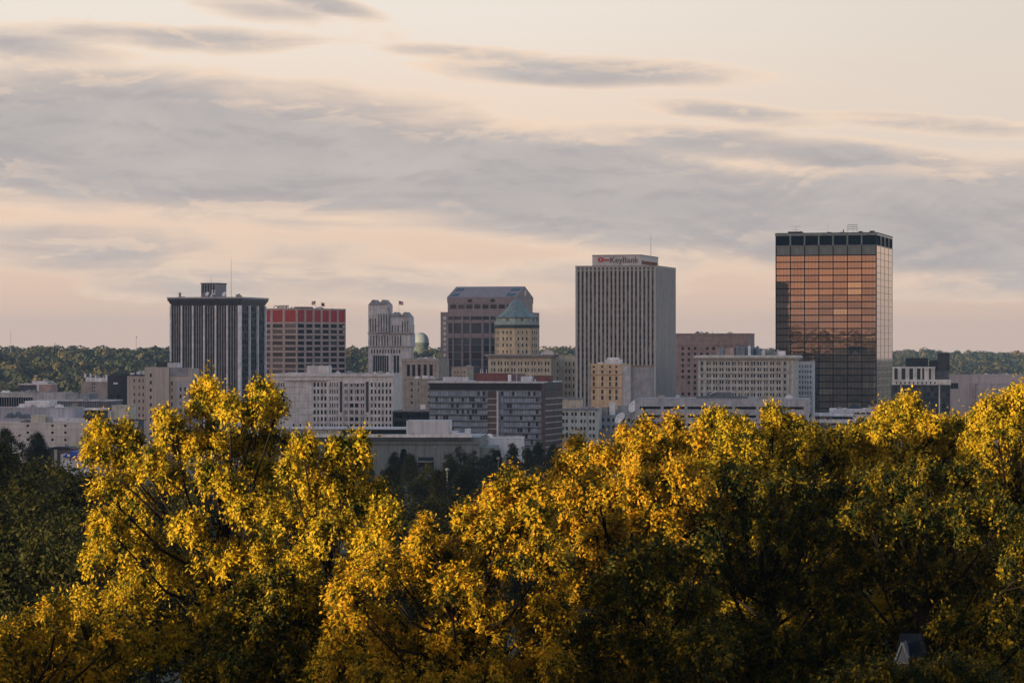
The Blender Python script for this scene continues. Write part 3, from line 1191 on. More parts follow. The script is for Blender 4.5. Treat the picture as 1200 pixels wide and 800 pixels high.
# --- 1. dark tower with pale fins
S1 = mat('dark steel cladding', (0.035, 0.040, 0.050), 0.5)
S1B = mat('bronze grey cladding', (0.22, 0.22, 0.225), 0.6)
FIN = mat('pale aluminium fin', (0.52, 0.53, 0.56), 0.5)
b = Bld('office_tower', 'dark slab tower with pale vertical fins and a boxy rooftop penthouse', 281, 1600, 356, pl=200.3, pr=310.5, wall=S1)
H = b.H
bays = [200.3, 213.2, 226.4, 239.6, 253.0, 266.7, 281]
fb = []
cols = []
for i in range(6):
    x0, x1 = b.x(bays[i]), b.x(bays[i + 1])
    cols += even(x0, x1, 4, 0.62, 0.5)
rb = [b.y(p) for p in (281, 291.5, 301, 310.5)]
rcols = []
for i in range(3):
    rcols += even(rb[i], rb[i + 1], 4, 0.6, 0.5)
rows = even(b.z(552), H - 0.8, 25, 0.66)
b.face('f', [(r0, r1, cols) for r0, r1 in rows], 0.25, G_SMOKE)
b.face('r', [(r0, r1, rcols) for r0, r1 in rows[10:]], 0.25, G_DARK)
b.fins('f', [b.x(p) for p in bays[1:-1]], 0.85, 0.9, 0, H - 0.8, FIN)
b.fins('r', [rb[1], rb[2], rb[3] - .4], 1.3, 0.9, 0, H - 0.8, FIN)
b.box('corner_pier', -0.9, 0.9, -0.9, 0.9, 0, H - 0.8, FIN)
b.box('corner_pier', -b.W - 0.4, -b.W + 0.5, -0.9, 0.5, 0, H - 0.8, FIN)
mull = []
for c0, c1 in cols:
    mull.append((c1 + .02, c1 + .45, -0.25, 0.05, 0, H - 1))
b.boxes('mullions', mull, S1B)
# flaring cornice
mb = MB()
zt = b.z(349.5)
for (o0, o1, za, zb) in ((0.1, 0.5, H, H + 0.8), (0.9, 0.9, H + 0.8, H + 1.6), (1.5, 1.5, H + 1.6, zt)):
    mb.box(-b.W - o1, o1, -o1, b.dep + o1, za, zb)
mb.build('cornice', S1, b.root)
b.box('cornice_rim', -b.W - 1.7, 1.7, -1.7, b.dep + 1.7, zt - .05, zt + .8, mat('cornice aluminium', (0.30, 0.30, 0.32), 0.6))
# penthouse
px0, px1 = b.x(231), b.x(251)
pd = 13.0
pz = b.z(332)
mb = MB().box(px0, px1, 6, 6 + pd, zt, pz)
mb.build('penthouse', mat('penthouse louvre grey', (0.17, 0.17, 0.18), 0.7), b.root)
b.boxes('penthouse_rim', [(px0 - .3, px1 + .3, 5.7, 6.3 + pd, pz, pz + .5)], DARKM)
b.boxes('penthouse_louvre', [(px0 + .8 + i * 1.6, px0 + 1.5 + i * 1.6, 5.85, 6.02, zt + 3, pz - 0.6) for i in range(5)], DARKM)
b.boxes('penthouse_door', [(px0 + 6.2, px0 + 8.4, 5.9, 6.03, zt + 2.2, zt + 5)], FIN)
small_dish(b, px0 + 4.5, 4.2, zt + 2.4, 1.3)
small_dish(b, px0 + 7.0, 4.0, zt + 1.2, 0.9)
small_dish(b, px1 + 3.5, 7, zt + 2.3, 1.4)
b.boxes('rooftop_unit', [(b.x(207), b.x(208.4), 3, 5, zt, zt + 3.4), (b.x(210), b.x(213), 3, 5, zt, zt + 1.2)], STEEL)
b.boxes('rooftop_unit', [(b.x(274), b.x(275.2), 3, 5, zt, zt + 2.2), (b.x(276.5), b.x(278), 3, 5, zt, zt + 2.6), (b.x(279.5), b.x(280.5), 3, 4, zt, zt + 1.8)], STEEL)
antenna(b, b.x(265), 8, zt, b.z(302), 0.14)
antenna(b, b.x(241.5), 8, pz, b.z(322), 0.10)
b.finish(parapet=0)

# --- 2. red topped block, seen corner on
PINKC = mat('pinkish concrete frame', (0.36, 0.28, 0.26), 0.85)
b = Bld('office_block', 'office block with a bright red top band and grid of pinkish concrete', 348, 1700, 362, pl=300, pr=405.2, theta=39, wall=PINKC)
H = b.H
RED = mat('red metal panel', (0.32, 0.036, 0.040), 0.5, 0.12)
zr = b.z(377)
fcols = [(b.x(p) + 1.0, b.x(q) - 1.0) for p, q in ((300, 308), (308, 318), (318, 332.5), (332.5, 348))]
rpx = [348, 357.8, 367.5, 377, 386.6, 396, 405.2]
rcols = [(b.y(p) + .8, b.y(q) - .8) for p, q in zip(rpx[:-1], rpx[1:])]
rows = []
zz = zr - 1.2
while zz > 6:
    rows.append((zz - 2.2, zz))
    zz -= 3.37
b.face('f', [(r0, r1, fcols) for r0, r1 in rows] + [(zr, H - 0.5, fcols)], 0.35, G_PINK, name='window')
b.face('r', [(r0, r1, rcols) for r0, r1 in rows] + [(zr, H - 0.5, rcols)], 0.35, G_SMOKE, name='window')
new = []
for p in b.panes:
    if p[3] >= zr - 0.01:
        p = p[:5] + (0.12, RED, 'red_panel')
    new.append(p)
b.panes = new
sg = DARKM
xs = b.x(320)
for i, (w, gx) in enumerate(((3.0, 0), (1.1, 3.4), (1.1, 5.0), (1.1, 6.6), (1.2, 8.1), (1.0, 9.9), (1.3, 11.2))):
    h = 1.9
    mb = MB()
    gx *= 0.95
    if i == 0:
        mb.tube((xs + 1.5, 0.5, H + 0.4), (xs + 1.5, 0.6, H + 0.41), 0.01, 0.01, 4)
        for t in range(8):
            a0, a1 = math.pi * t / 8, math.pi * (t + 1) / 8
            mb.tube((xs + 1.5 - math.cos(a0) * 1.5, 0.6, H + .6 + math.sin(a0) * 1.5), (xs + 1.5 - math.cos(a1) * 1.5, 0.6, H + .6 + math.sin(a1) * 1.5), .2, .2, 5)
    else:
        mb.box(xs + gx, xs + gx + .3, .5, .7, H + .4, H + .4 + h)
        mb.box(xs + gx + w - .3, xs + gx + w, .5, .7, H + .4, H + .4 + h)
        mb.box(xs + gx + .3, xs + gx + w - .3, .5, .7, H + .4 + h * (0.4 if i % 2 else 0.8), H + .4 + h * (0.6 if i % 2 else 1.0))
    mb.build('sign_letter', sg, b.root)
b.box('penthouse', b.x(338), -2, 5, 16, H, H + 1.4, mat('brown penthouse', (0.12, 0.09, 0.085)))


def flag(b, x, y, z0, z1, dx, cols, fh=1.8):
    MB().tube((x, y, z0), (x, y, z1), 0.09, 0.05, 6).build('flagpole', STEEL, b.root)
    mb = MB()
    n = 8
    for j, (m, za, zb, xa, xb) in enumerate(cols):
        mb = MB()
        for i in range(n):
            t0 = xa + (xb - xa) * i / n
            t1 = xa + (xb - xa) * (i + 1) / n
            y0, y1 = y + .25 * math.sin(t0 * 6), y + .25 * math.sin(t1 * 6)
            h0 = z1 - 0.2 - 0.35 * t0
            h1 = z1 - 0.2 - 0.35 * t1
            mb.quad((x + dx * t0, y0, h0 - fh * zb), (x + dx * t1, y1, h1 - fh * zb), (x + dx * t1, y1, h1 - fh * za), (x + dx * t0, y0, h0 - fh * za))
            mb.quad((x + dx * t0, y0 + .04, h0 - fh * zb), (x + dx * t1, y1 + .04, h1 - fh * zb), (x + dx * t1, y1 + .04, h1 - fh * za), (x + dx * t0, y0 + .04, h0 - fh * za))
        mb.build('flag', m, b.root)


NAVY = mat('navy cloth', (0.02, 0.025, 0.06), 0.9)
REDC = mat('red cloth', (0.35, 0.03, 0.03), 0.9)
WHC = mat('white cloth', (0.6, 0.6, 0.6), 0.9)
USA = [(NAVY, 0, .5, 0, .42), (REDC, 0, .16, .42, 1), (WHC, .16, .33, .42, 1), (REDC, .33, .5, .42, 1), (WHC, .5, .66, 0, 1), (REDC, .66, .83, 0, 1), (WHC, .83, 1, 0, 1)]
flag(b, -3, b.y(374), H, b.z(351.5), -3.0, USA, 2.2)
flag(b, -3, b.y(381), H, b.z(353), 2.6, [(mat('dark cloth', (0.05, 0.02, 0.02)), .3, 1, 0, 1), (WHC, 0, .3, 0, 1)], 2.2)
antenna(b, -4, b.y(395), H, H + 4, .06)
b.box('floodlight', 0.02, 0.7, b.y(401.5), b.y(402.6), b.z(383), b.z(381), WHITE)
b.box('floodlight', 0.02, 0.7, b.y(401.5), b.y(402.6), b.z(389.5), b.z(387.5), WHITE)
b.finish(parapet=0.5)

# --- 3. grey stone tower with gabled crowns
GST = mat('weathered grey stone', (0.42, 0.41, 0.42), 0.9, 0.25, 0.25, 0.2)
GSTD = mat('dark grey stone', (0.24, 0.23, 0.235), 0.9, 0.2)
b = Bld('gothic_tower', 'grey stone tower of two stepped masses with little gabled crowns', 481.5, 1650, 407, pl=431.5, pr=485, theta=8, wall=GST)
H = b.H
gx = [b.x(437), b.x(455.5), b.x(461), b.x(468)]
wl = [(b.z(440), b.z(416.5), even(gx[0], gx[1], 7, .86) + even(gx[2], gx[3], 2, .86)),
      (b.z(468), b.z(441), even(gx[2], gx[3], 2, .86))]
b.face('f', [(wl[1][0], wl[1][1], wl[1][2]), wl[0]], 0.8, G_BLUE)
b.ring('belt_course', H, H + 0.7, 0.35, GSTD)
z1 = b.z(391)
# lower shaft storey
b.box('shaft', b.x(431.5), b.x(456), 0.0, 16, H + .7, z1, GST)
b.box('shaft', b.x(456), -0.3, 0.6, 16, H + .7, z1, GST)
b.ring('belt_course', z1, z1 + 0.6, 0.35, GSTD)
zl, zr_ = b.z(357), b.z(371.5)
b.box('shaft', b.x(431.5), b.x(455), 0.3, 14, z1 + .6, zl, GST)
b.box('shaft', b.x(457), b.x(480.0), 0.5, 14, z1 + .6, zr_, GST)
b.box('shaft', b.x(479.8), b.x(481.4), .7, 12, z1 + .6, b.z(380), GST)
b.box('shaft', b.x(442), b.x(455.4), -1.3, 0.28, z1 + .6, b.z(367), GST)
slots, ribs = [], []
for (pa, pb, n, ra, rb_, y) in ((432.5, 441.5, 3, 389, 373, 0.3), (443, 455, 4, 389, 368, -1.3), (458, 468, 3, 389, 381, .5), (470, 479, 3, 389, 376, .5),
                              (433, 456, 7, 405, 393, 0.0), (458, 471, 4, 405, 393, 0.6)):
    for (c0, c1) in even(b.x(pa), b.x(pb), n, 0.36):
        slots.append((c0, c1, y - .04, y + .1, b.z(ra), b.z(rb_)))
        ribs.append((c1 + .25, c1 + .65, y - .3, y + .1, b.z(ra), b.z(rb_) + 1.6))
for (x0, x1, y0, y1, za, zb) in slots:
    MB().box(x0, x1, y0, y1, za, zb).build('window', G_DARK, b.root)
b.boxes('ribs', ribs, GST)
mb = MB()
for (pa, pb, zb, y0, y1) in ((431.5, 443, 357, .2, 14.1), (443, 455, 357, .2, 14.1), (457, 468.5, 371.5, .4, 14.1), (468.5, 480, 371.5, .4, 14.1)):
    x0, x1, z0 = b.x(pa) + .02, b.x(pb) - .02, b.z(zb)
    m_ = (x0 + x1) / 2
    mb.ext_y([(x0, z0), (x1, z0), (m_ + .35, z0 + 2.9), (m_ - .35, z0 + 2.9)], y0 - .3, y1)
mb.build('gable', GSTD, b.root)
b.box('corner_pinnacle', b.x(454.4), b.x(456.4), 0, 2, z1, b.z(360), GSTD)
flag(b, b.x(466), 4, zr_, b.z(352), 2.6, USA, 2.2)
antenna(b, b.x(446), 5, zl, b.z(340), .05)
# small arched windows above the glass
for (c0, c1) in even(b.x(434), b.x(470), 11, 0.45):
    MB().box(c0, c1, -.04, .1, b.z(414), b.z(409.5)).build('window', G_DARK, b.root)
b.face('r', [(r0, r1, even(1, b.dep - 1, 2, .5)) for r0, r1 in even(b.z(480), H - 3, 14, .5)], .3, G_DARK)
b.finish(parapet=0)

# --- 4. tan block with five tall dark windows
TAN = mat('tan limestone', (0.30, 0.27, 0.245), 0.9)
b = Bld('stone_block', 'tan stone block with a row of five tall dark windows near its top', 514, 1600, 421, pl=471, dep=22, theta=14, wall=TAN)
b.face('f', [(b.z(440.5), b.z(427), [(b.x(p), b.x(p + 3.4)) for p in (477, 483, 489.6, 496.6, 503.6)])], 0.8, G_BLACK)
b.box('cornice', -b.W - .4, .4, -.4, 1, b.z(423.5), b.z(422), TAN)
b.box('ledge', -b.W - .3, .3, -.5, 0, b.z(445), b.z(443), TAN)
b.fins('f', [b.x(p) for p in (475.5, 481.6, 488.3, 495.2, 502.2, 509)], 1.0, .4, b.z(442), b.z(425), TAN)
b.units(3, 41, 1.4)
b.finish()
b = Bld('stone_block', 'plain tan wall with few small windows under the block with five tall windows', 511, 1540, 444.5, pl=474, dep=14, theta=14, wall=mat('tan brick', (0.24, 0.215, 0.185)))
b.face('f', [(b.z(r + 3), b.z(r), [(b.x(481.5), b.x(483.5)), (b.x(501.6), b.x(503.2))] + ([(b.x(489.8), b.x(491))] if r < 456 else [])) for r in (448, 455.5, 463, 470)], .3, G_DARK)
b.box('rooftop_unit', b.x(493.5), b.x(500), 2, 5, b.H, b.z(440), WHITE)
b.box('doorway', b.x(493), b.x(499), -.6, 0, b.z(480), b.z(474), WHITE)
b.finish()

# --- 5. long white office complex
WST = mat('pale white limestone', (0.46, 0.44, 0.44), 0.9)
b = Bld('office_complex', 'long pale stone office complex with small dark windows and a white rooftop box', 461, 1400, 439, pl=318, dep=40, theta=4, wall=WST, roof=ROOFL)
H = b.H
rows7 = [(b.z(448.3 + 8.05 * i + 4.8), b.z(448.3 + 8.05 * i)) for i in range(7)]


def pxs(pa, pb, n, fr):
    return even(b.x(pa), b.x(pb), n, fr)


bands = []
for i, (r0, r1) in enumerate(rows7):
    c = pxs(366.5, 383.5, 4, .56) + pxs(385.5, 396.5, 4, .5) + pxs(433.5, 459.5, 6, .50)
    c += pxs(403.5, 407.5, 2, .6) + pxs(422.5, 427, 2, .6)
    if i >= 3:
        c += [(b.x(398.2), b.x(400.2)), (b.x(429.6), b.x(431.6))] if i > 4 else []
        c += pxs(409.5, 420.5, 2, .84)
    else:
        c += pxs(410, 421, 3, .7)
    if i < 4:
        c += pxs(325.5, 334, 3, .5)
    if i == 6:
        c += pxs(340, 364, 3, .25)
    bands.append((r0, r1, c))
b.face('f', bands, .35, G_DARK)
mb = []
b.box('dark_gap_strip', b.x(398.2), b.x(401.2), -.06, .02, b.z(483), b.z(447), S1)  # flat dark strip standing just proud of the wall
b.box('dark_gap_strip', b.x(429), b.x(432), -.06, .02, b.z(483), b.z(447), S1)
b.boxes('wall_joints', [(b.x(335), b.x(364), -.05, .03, b.z(r) - .08, b.z(r) + .08) for r in (446, 454, 462, 470, 478, 486)] , CONC)
b.box('ledge', b.x(334), b.x(384), -.9, 0, b.z(446), b.z(443.5), WST)
b.box('ledge', b.x(402.5), b.x(428.5), -.7, 0, b.z(449.5), b.z(447), WST)
b.boxes('atrium_band', [(b.x(402.5), b.x(428.5), -.25, 0, b.z(472.5), b.z(471))], WHITE)
b.fins('f', [b.x(p) for p in (402.2, 408.6, 415.2, 421.7, 428.2)], .5, .5, b.z(500), b.z(450), WST)
b.box('coping', -b.W - .3, .3, -.5, .5, H - .9, H + .02, WST)
b.box('penthouse', b.x(357.5), b.x(383), 6, 18, H, b.z(428.5), mat('warm white panel', (0.46, 0.43, 0.42)))
b.box('rooftop_wall', b.x(334), b.x(357), 9, 11, H, b.z(436.5), WST)
b.box('plinth', -b.W - .2, .2, -.35, 0, 0, b.z(505.5), WST)
b.units(5, 7, 1.2, b.x(400), b.x(450))
b.finish(parapet=.5, limit=100)

# --- 6. dark low hall behind the white box
b = Bld('low_hall', 'low black glass hall between the pale office complex and the white box', 511, 1330, 482, pl=460, dep=30, theta=6, wall=mat('black cladding', (0.018, 0.02, 0.025), .5), roof=DARKM)
b.face('f', [(b.z(r + 6), b.z(r), pxs(p0, p1, 9, .9)) for r, p0, p1 in ((484, 462, 510), (494, 462, 510))], .2, G_BLACK)
b.finish(parapet=.4, copem=STEEL)

# --- 7. arena with curved grey wall and white roof edge
ARW = mat('grey green metal wall', (0.13, 0.145, 0.15), .7, .1)
b = Bld('arena', 'low arena with a white flat roof edge and long grey wall, trees in front', 562, 1080, 512, pl=300, dep=46, theta=3, wall=ARW, roof=ROOFL)
H = b.H
b.box('roof_edge', -b.W, b.x(553), -1.4, 0.5, H - 0.1, b.z(508.7), WHITE)
b.box('roof_edge', -b.W, b.x(553), -1.0, 0.0, H - 1.2, H - 0.1, mat('dark eave', (0.06, 0.065, 0.07)))
b.box('wall_rail', -b.W, 0.1, -.25, 0, b.z(521.5), b.z(519.5), mat('dark green grey band', (0.08, 0.095, 0.10)))
b.boxes('wall_seams', [(-b.W + 3 * i, -b.W + 3 * i + .12, -.06, .02, 0, b.z(522)) for i in range(1, int(b.W / 3))], mat('seam grey', (0.10, 0.11, 0.115)))
b.box('clerestory', b.x(400), b.x(475), 4, 8, H + .1, b.z(503.5), G_BLACK)
b.box('clerestory_roof', b.x(320), b.x(477), 3.4, 20, b.z(503.5), b.z(501.6), PALE)
b.box('clerestory', b.x(320), b.x(400), 4, 8, H + .1, b.z(503.5), CONC)
b.box('white_volume', b.x(475.5), b.x(526), 2.5, 16, H + .1, b.z(493), mat('white membrane wall', (0.42, 0.415, 0.43), .7, .05))
b.box('white_step', b.x(526.2), b.x(535), 3.5, 14, H + .1, b.z(505.5), PALE)
b.box('white_step', b.x(530), b.x(544), 2.6, 14, H + .1, b.z(508), WHITE)
b.box('white_step', b.x(544.2), b.x(549), 2.6, 14, H + .1, b.z(503), PALE)
b.box('vent_hood', b.x(481.5), b.x(485), 1.9, 2.6, b.z(511), b.z(508.2), DARKM)
b.box('entrance_canopy', b.x(489), b.x(508), -4, 0, b.z(541), b.z(540), STEEL)
b.box('entrance_glass', b.x(490), b.x(508), -.15, 0, b.z(556), b.z(535.5), G_TEAL)
b.box('side_wing', 0.02, 5.5, 1.5, 30, 0, b.z(524), ARW)
b.finish(parapet=0)
b = Bld('white_annex', 'bright white windowless annex right of the grey arena wall', 610.5, 1120, 514, pl=548, dep=20, theta=4, wall=mat('white annex wall', (0.50, 0.50, 0.53), .7, .05), roof=ROOFL)
b.box('lower_band', b.x(548), b.x(574), -6, 0, b.z(530), b.z(523.5), mat('pink grey panel', (0.33, 0.31, 0.33)))
b.box('canopy', b.x(556), b.x(586), -8, 0, b.z(524.5), b.z(523), PALE)
b.box('lower_roof', b.x(548), b.x(572.5), -.8, 0, b.z(523), b.z(515), mat('pink grey panel', (0.33, 0.31, 0.33)))
b.finish(parapet=.3, copem=WHITE)

# --- 8. hotel
HW = mat('hotel blue grey panel', (0.13, 0.155, 0.20), .6)
BRK = mat('dark brown brick', (0.075, 0.055, 0.052), .9)
b = Bld('hotel', 'wide glass fronted hotel with a black top storey and brown brick ends', 637, 1250, 449, pl=503, pr=657, wall=HW, roof=ROOF)
H = b.H
frows = [(b.z(458.8 + 7.1 * i + 4.9), b.z(458.8 + 7.1 * i)) for i in range(13)]
cl = even(b.x(504), b.x(571.5), 22, .86)
cr = even(b.x(590.5), b.x(634), 14, .86)
cm = even(b.x(583), b.x(590), 2, .8)
bands = [(r0, r1, cl + cm + cr) for r0, r1 in frows if r0 > 1]
b.face('f', bands, .25, G_HOTEL)
b.face('r', [], .25, G_DARK)
b.box('top_storey', -b.W + .3, b.x(635.2), .35, 6, H + .02, b.z(448.9), DARKM)
b.box('top_glazing', b.x(503.6), b.x(634), -.3, 0, b.z(457), b.z(449.3), mat('near black glazing band', (0.012, 0.014, 0.018), .3))
b.box('roof_edge', -b.W - .5, .6, -.8, b.dep + .5, H + .02, b.z(446.8), PALE)
b.box('brick_strip', b.x(572), b.x(582.5), -.7, 0, 0, b.z(458), BRK)
b.box('pale_pilaster', b.x(582.7), b.x(584.6), -1.1, 0, 0, b.z(458.5), PALE)
b.boxes('brick_joints', [(b.x(572), b.x(582.5), -.85, -.7, z0 - 1.4, z0 - 1.15) for z0, _ in frows], PALE)
b.box('brick_end', .02, .8, -.4, b.dep, 0, b.z(457.5), BRK)
b.box('brick_end_top', .02, .8, -.4, b.dep, b.z(456.8), b.z(448.2), DARKM)
b.box('corner_pier', b.x(635.2), 0.85, -1.0, 0, 0, b.z(449.2), BRK)
b.boxes('brick_end_bands', [(.8, .95, -.4, b.dep, z0 - 1.5, z0 - .95) for z0, _ in frows], CONC)
b.boxes('floor_bands', [(b.x(503.2), b.x(571.8), -.2, 0, z0 - .9, z0 - .5) for z0, _ in frows] + [(b.x(590.6), b.x(635), -.2, 0, z0 - .9, z0 - .5) for z0, _ in frows], mat('dark floor band', (0.05, 0.055, 0.065)))
RBR = mat('red brown brick', (0.13, 0.05, 0.042), .9)
b.box('penthouse', b.x(553), b.x(592), 6, 13, H + .6, b.z(437.5), RBR)
b.box('penthouse', b.x(592.2), b.x(606.5), 6, 13, H + .6, b.z(438), mat('mauve brick', (0.13, 0.09, 0.09)))
b.box('rooftop_unit', b.x(607), b.x(620), 5, 9, H + .6, b.z(441), PALE)
b.box('rooftop_unit', b.x(592), b.x(595.5), 4.5, 5.8, H + .6, b.z(439), WHITE)
b.box('brick_block', b.x(624), b.x(640), 6, 12, H + .6, b.z(440), RBR)
b.box('rooftop_wall', b.x(515), b.x(545), 5, 7, H + .6, b.z(442), PALE)
b.units(4, 12, 1.5, b.x(556), b.x(600))
for p in (558, 560.5, 565):
    antenna(b, b.x(p), 7, b.z(437.5), b.z(432.5), .25, WHITE)
antenna(b, b.x(602), 5, H, b.z(436), .15, WHITE)
b.finish(parapet=0)
b = Bld('stone_penthouse', 'small tan block just behind the left part of the hotel roof', 548, 1330, 431, pl=529, dep=10, wall=mat('tan stucco', (0.27, 0.235, 0.20)))
b.face('f', [(b.z(r + 2), b.z(r), even(b.x(531), b.x(546), 4, .4)) for r in (435, 440)], .2, G_DARK)
b.units(1, 5, 1.0)
b.finish()

# --- 9. tower with pitched roof
MAU = mat('mauve granite', (0.215, 0.18, 0.19), .6, .1)
MAUR = mat('mauve grey metal roof', (0.23, 0.195, 0.205), .8, .1)
b = Bld('office_tower', 'mauve granite tower with a long pitched roof set back over its shoulders', 608, 1760, 366, pl=516.3, pr=632, wall=MAU)
H = b.H
bx = [(519.2, 523.4), (525.5, 530.5), (532, 540.5), (543, 550), (552.5, 564), (567, 573), (575.5, 583), (586, 594), (597, 604)]
C = [(b.x(p), b.x(q)) for p, q in bx[1:]]
lows = []
for (r0, r1) in ((378.5, 390.5),):
    lows.append((b.z(r1), b.z(r0), C))
top = (b.z(374.6), b.z(370.5), [(b.x(525.5), b.x(540.5)), (b.x(543), b.x(573)), (b.x(575.5), b.x(604))])
strips = [(b.z(396 + i * 8.4 + 7.9), b.z(396 + i * 8.4), C) for i in range(18) if b.z(396 + i * 8.4 + 7.9) > 2]
b.face('f', strips + lows + [top], .5, G_BLUE)
rc = even(1.5, b.dep - 1.5, 3, .72)
b.face('r', [(b.z(r + 7.4), b.z(r), rc) for r in range(370, 540, 8)], .4, G_DARK)
for i in range(10):
    r = 370.5 + 6.2 * i
    MB().box(b.x(519.6), b.x(522.6), -.04, .06, b.z(r + 3.6), b.z(r)).build('window', mat('pale window panel', (0.45, 0.43, 0.38), .4), b.root)  # pale colour paints the lit look of this window column
b.box('spandrel_band', b.x(524.5), b.x(605), -.35, 0, b.z(377.4), b.z(376), MAU)
b.box('spandrel_band', b.x(524.5), b.x(605), -.35, 0, b.z(394.5), b.z(392), MAU)
b.fins('f', [b.x(p) for p in (531.2, 541.7, 551.2, 565.5, 574.2)], .8, .55, 0, b.z(369.5), mat('pale mauve pier', (0.21, 0.17, 0.18), .6))
# set-back attic and gable roof
ax0, ax1 = b.x(522.5), b.x(602)
ay0, ay1 = 4.0, b.dep - 4.0
ze, zrg = b.z(348), b.z(334.5)
b.box('attic', ax0, ax1, ay0, ay1, H, b.z(354.5), MAU)
for (c0, c1) in even(ax0 + 1, ax1 - 1, 8, .8):
    MB().box(c0, c1, ay0 - .06, ay0 + .1, b.z(361.5), b.z(356.5)).build('window', G_SMOKE, b.root)
b.box('attic_upper', ax0 - .3, ax1 + .3, ay0 - .3, ay1 + .3, b.z(354.5), ze, MAU)
for p in (546, 573):
    MB().box(b.x(p), b.x(p + 5), ay0 - .36, ay0, b.z(353.5), b.z(350)).build('vent', DARKM, b.root)
my = (ay0 + ay1) / 2
mb = MB().ext_x([(ay0 - .5, ze), (ay1 + .5, ze), (my, zrg)], ax0 - .5, ax1 + .5)
rf = mb.build('roof', MAUR, b.root)
# dark cut-outs at both ends of the front slope
sl = (zrg - ze) / (my - ay0 + .5)
for (p0, p1) in ((525, 533), (590, 600)):
    for t0, t1 in ((0.12, 0.34), (0.60, 0.82)):
        y0, y1 = ay0 - .5 + (my - ay0 + .5) * t0, ay0 - .5 + (my - ay0 + .5) * t1
        z0_, z1_ = ze + (zrg - ze) * t0, ze + (zrg - ze) * t1
        off = .18
        mb = MB()
        X0, X1 = b.x(p0), b.x(p1)
        mb.v = [(X0, y0 - off, z0_ + off), (X1, y0 - off, z0_ + off), (X1, y1 - off, z1_ + off), (X0, y1 - off, z1_ + off),
                (X0, y0 + .1, z0_), (X1, y0 + .1, z0_), (X1, y1 + .1, z1_), (X0, y1 + .1, z1_)]
        mb.f = [(0, 1, 2, 3), (0, 4, 5, 1), (1, 5, 6, 2), (2, 6, 7, 3), (3, 7, 4, 0)]
        mb.build('roof_opening', G_BLACK, b.root)
MB().ext_x([(my - 2.6, ze + 1.2), (my + 2.6, ze + 1.2), (my + 2.6, ze + 3), (my + 1.3, ze + 4.6), (my - 1.3, ze + 4.6), (my - 2.6, ze + 3)], ax1 + .5, ax1 + .8).build('gable_window', mat('pale gable glass', (0.28, 0.27, 0.29), .3), b.root)
b.finish(parapet=.3)

# --- 10. cream cornice building, tower and dome
CRM = mat('cream terracotta', (0.40, 0.36, 0.29), .85)
b = Bld('cornice_building', 'cream building with a deep grey cornice below the domed tower', 646, 1560, 419, pl=572, dep=24, theta=8, wall=CRM)
H = b.H
b.face('f', [(b.z(r + 4.2), b.z(r), pairs(b.x(574), b.x(645), 9, .62, .3)) for r in (423.5, 431.5, 439.5, 447.5, 455.5)], .35, G_DARK)
mb = MB()
mb.box(-b.W - 1, 1, -1.2, b.dep + 1, b.z(418.6), b.z(416.8))
mb.box(-b.W - 2, 2, -2.2, b.dep + 1.5, b.z(416.8), b.z(415))
mb.build('cornice', mat('grey cornice stone', (0.27, 0.265, 0.27)), b.root)
mb = MB()
hx0, hx1 = b.x(633), b.x(648)
hz = b.z(415)
mb.ext_y([(hx0, hz), (hx1, hz), (hx1, hz + .8), ((hx0 + hx1) / 2, b.z(409.5)), (hx0, hz + .8)], 2, 10)
mb.build('attic_gable', mat('white gable', (0.5, 0.48, 0.47)), b.root)
b.finish(parapet=0)

TLI = mat('warm buff brick', (0.47, 0.385, 0.26), .85)
COP = mat('weathered copper', (0.15, 0.20, 0.205), .6, .2)
CPL = mat('pale green copper', (0.26, 0.32, 0.30), .6, .15)
D = 1580
cx, hw = px2x(605.3, D), (629 - 581.5) / F * D / 2
cy = D + hw
dr = empty('domed_tower', (cx, cy, 0), 0)
tag(dr, 'buff brick tower topped by a green copper dome', 'tower')
zb, z_c = row2z(416, D) - 4, row2z(384, D)


def octo(r, ph=0.30):
    return [(r * math.cos(math.pi / 4 * i + ph + math.pi / 8), r * math.sin(math.pi / 4 * i + ph + math.pi / 8)) for i in range(8)]


hr = hw / math.cos(math.pi / 8) * 1.0
MB().prism(octo(hr), zb - 40, z_c).build('wall', TLI, dr)
pts = octo(hr + .02)
for i in range(8):
    p, q = Vector((*pts[i], 0)), Vector((*pts[(i + 1) % 8], 0))
    mid = (p + q) / 2
    if mid.y > hr * .5:
        continue
    t = (q - p).normalized()
    n = Vector((t.y, -t.x, 0))
    for r in (387.5, 395, 402.5, 410):
        for f in (0.24, 0.5, 0.76):
            c = p.lerp(q, f)
            za, zz = row2z(r + 3.6, D), row2z(r, D)
            mb = MB()
            a0, a1 = c - t * .42, c + t * .42
            mb.quad((a0.x + n.x * .03, a0.y + n.y * .03, za), (a1.x + n.x * .03, a1.y + n.y * .03, za), (a1.x + n.x * .03, a1.y + n.y * .03, zz), (a0.x + n.x * .03, a0.y + n.y * .03, zz))
            mb.build('window', G_DARK, dr)
            s0, s1 = c - t * .55, c + t * .55
            MB().prism([(s0.x, s0.y), (s1.x, s1.y), (s1.x + n.x * .2, s1.y + n.y * .2), (s0.x + n.x * .2, s0.y + n.y * .2)][::-1], za - .25, za - .02).build('window_sill', CRM, dr)
MB().prism(octo(hr + .7), z_c, row2z(380.5, D)).build('cornice', mat('dark cornice copper', (0.03, 0.045, 0.05), .6), dr)
MB().prism(octo(hr + .3), row2z(380.5, D), row2z(376.5, D)).build('balustrade', CPL, dr)
MB().prism(octo(hr - .8), row2z(376.5, D), row2z(372, D)).build('lantern_storey', CPL, dr)
pts = octo(hr - .78)
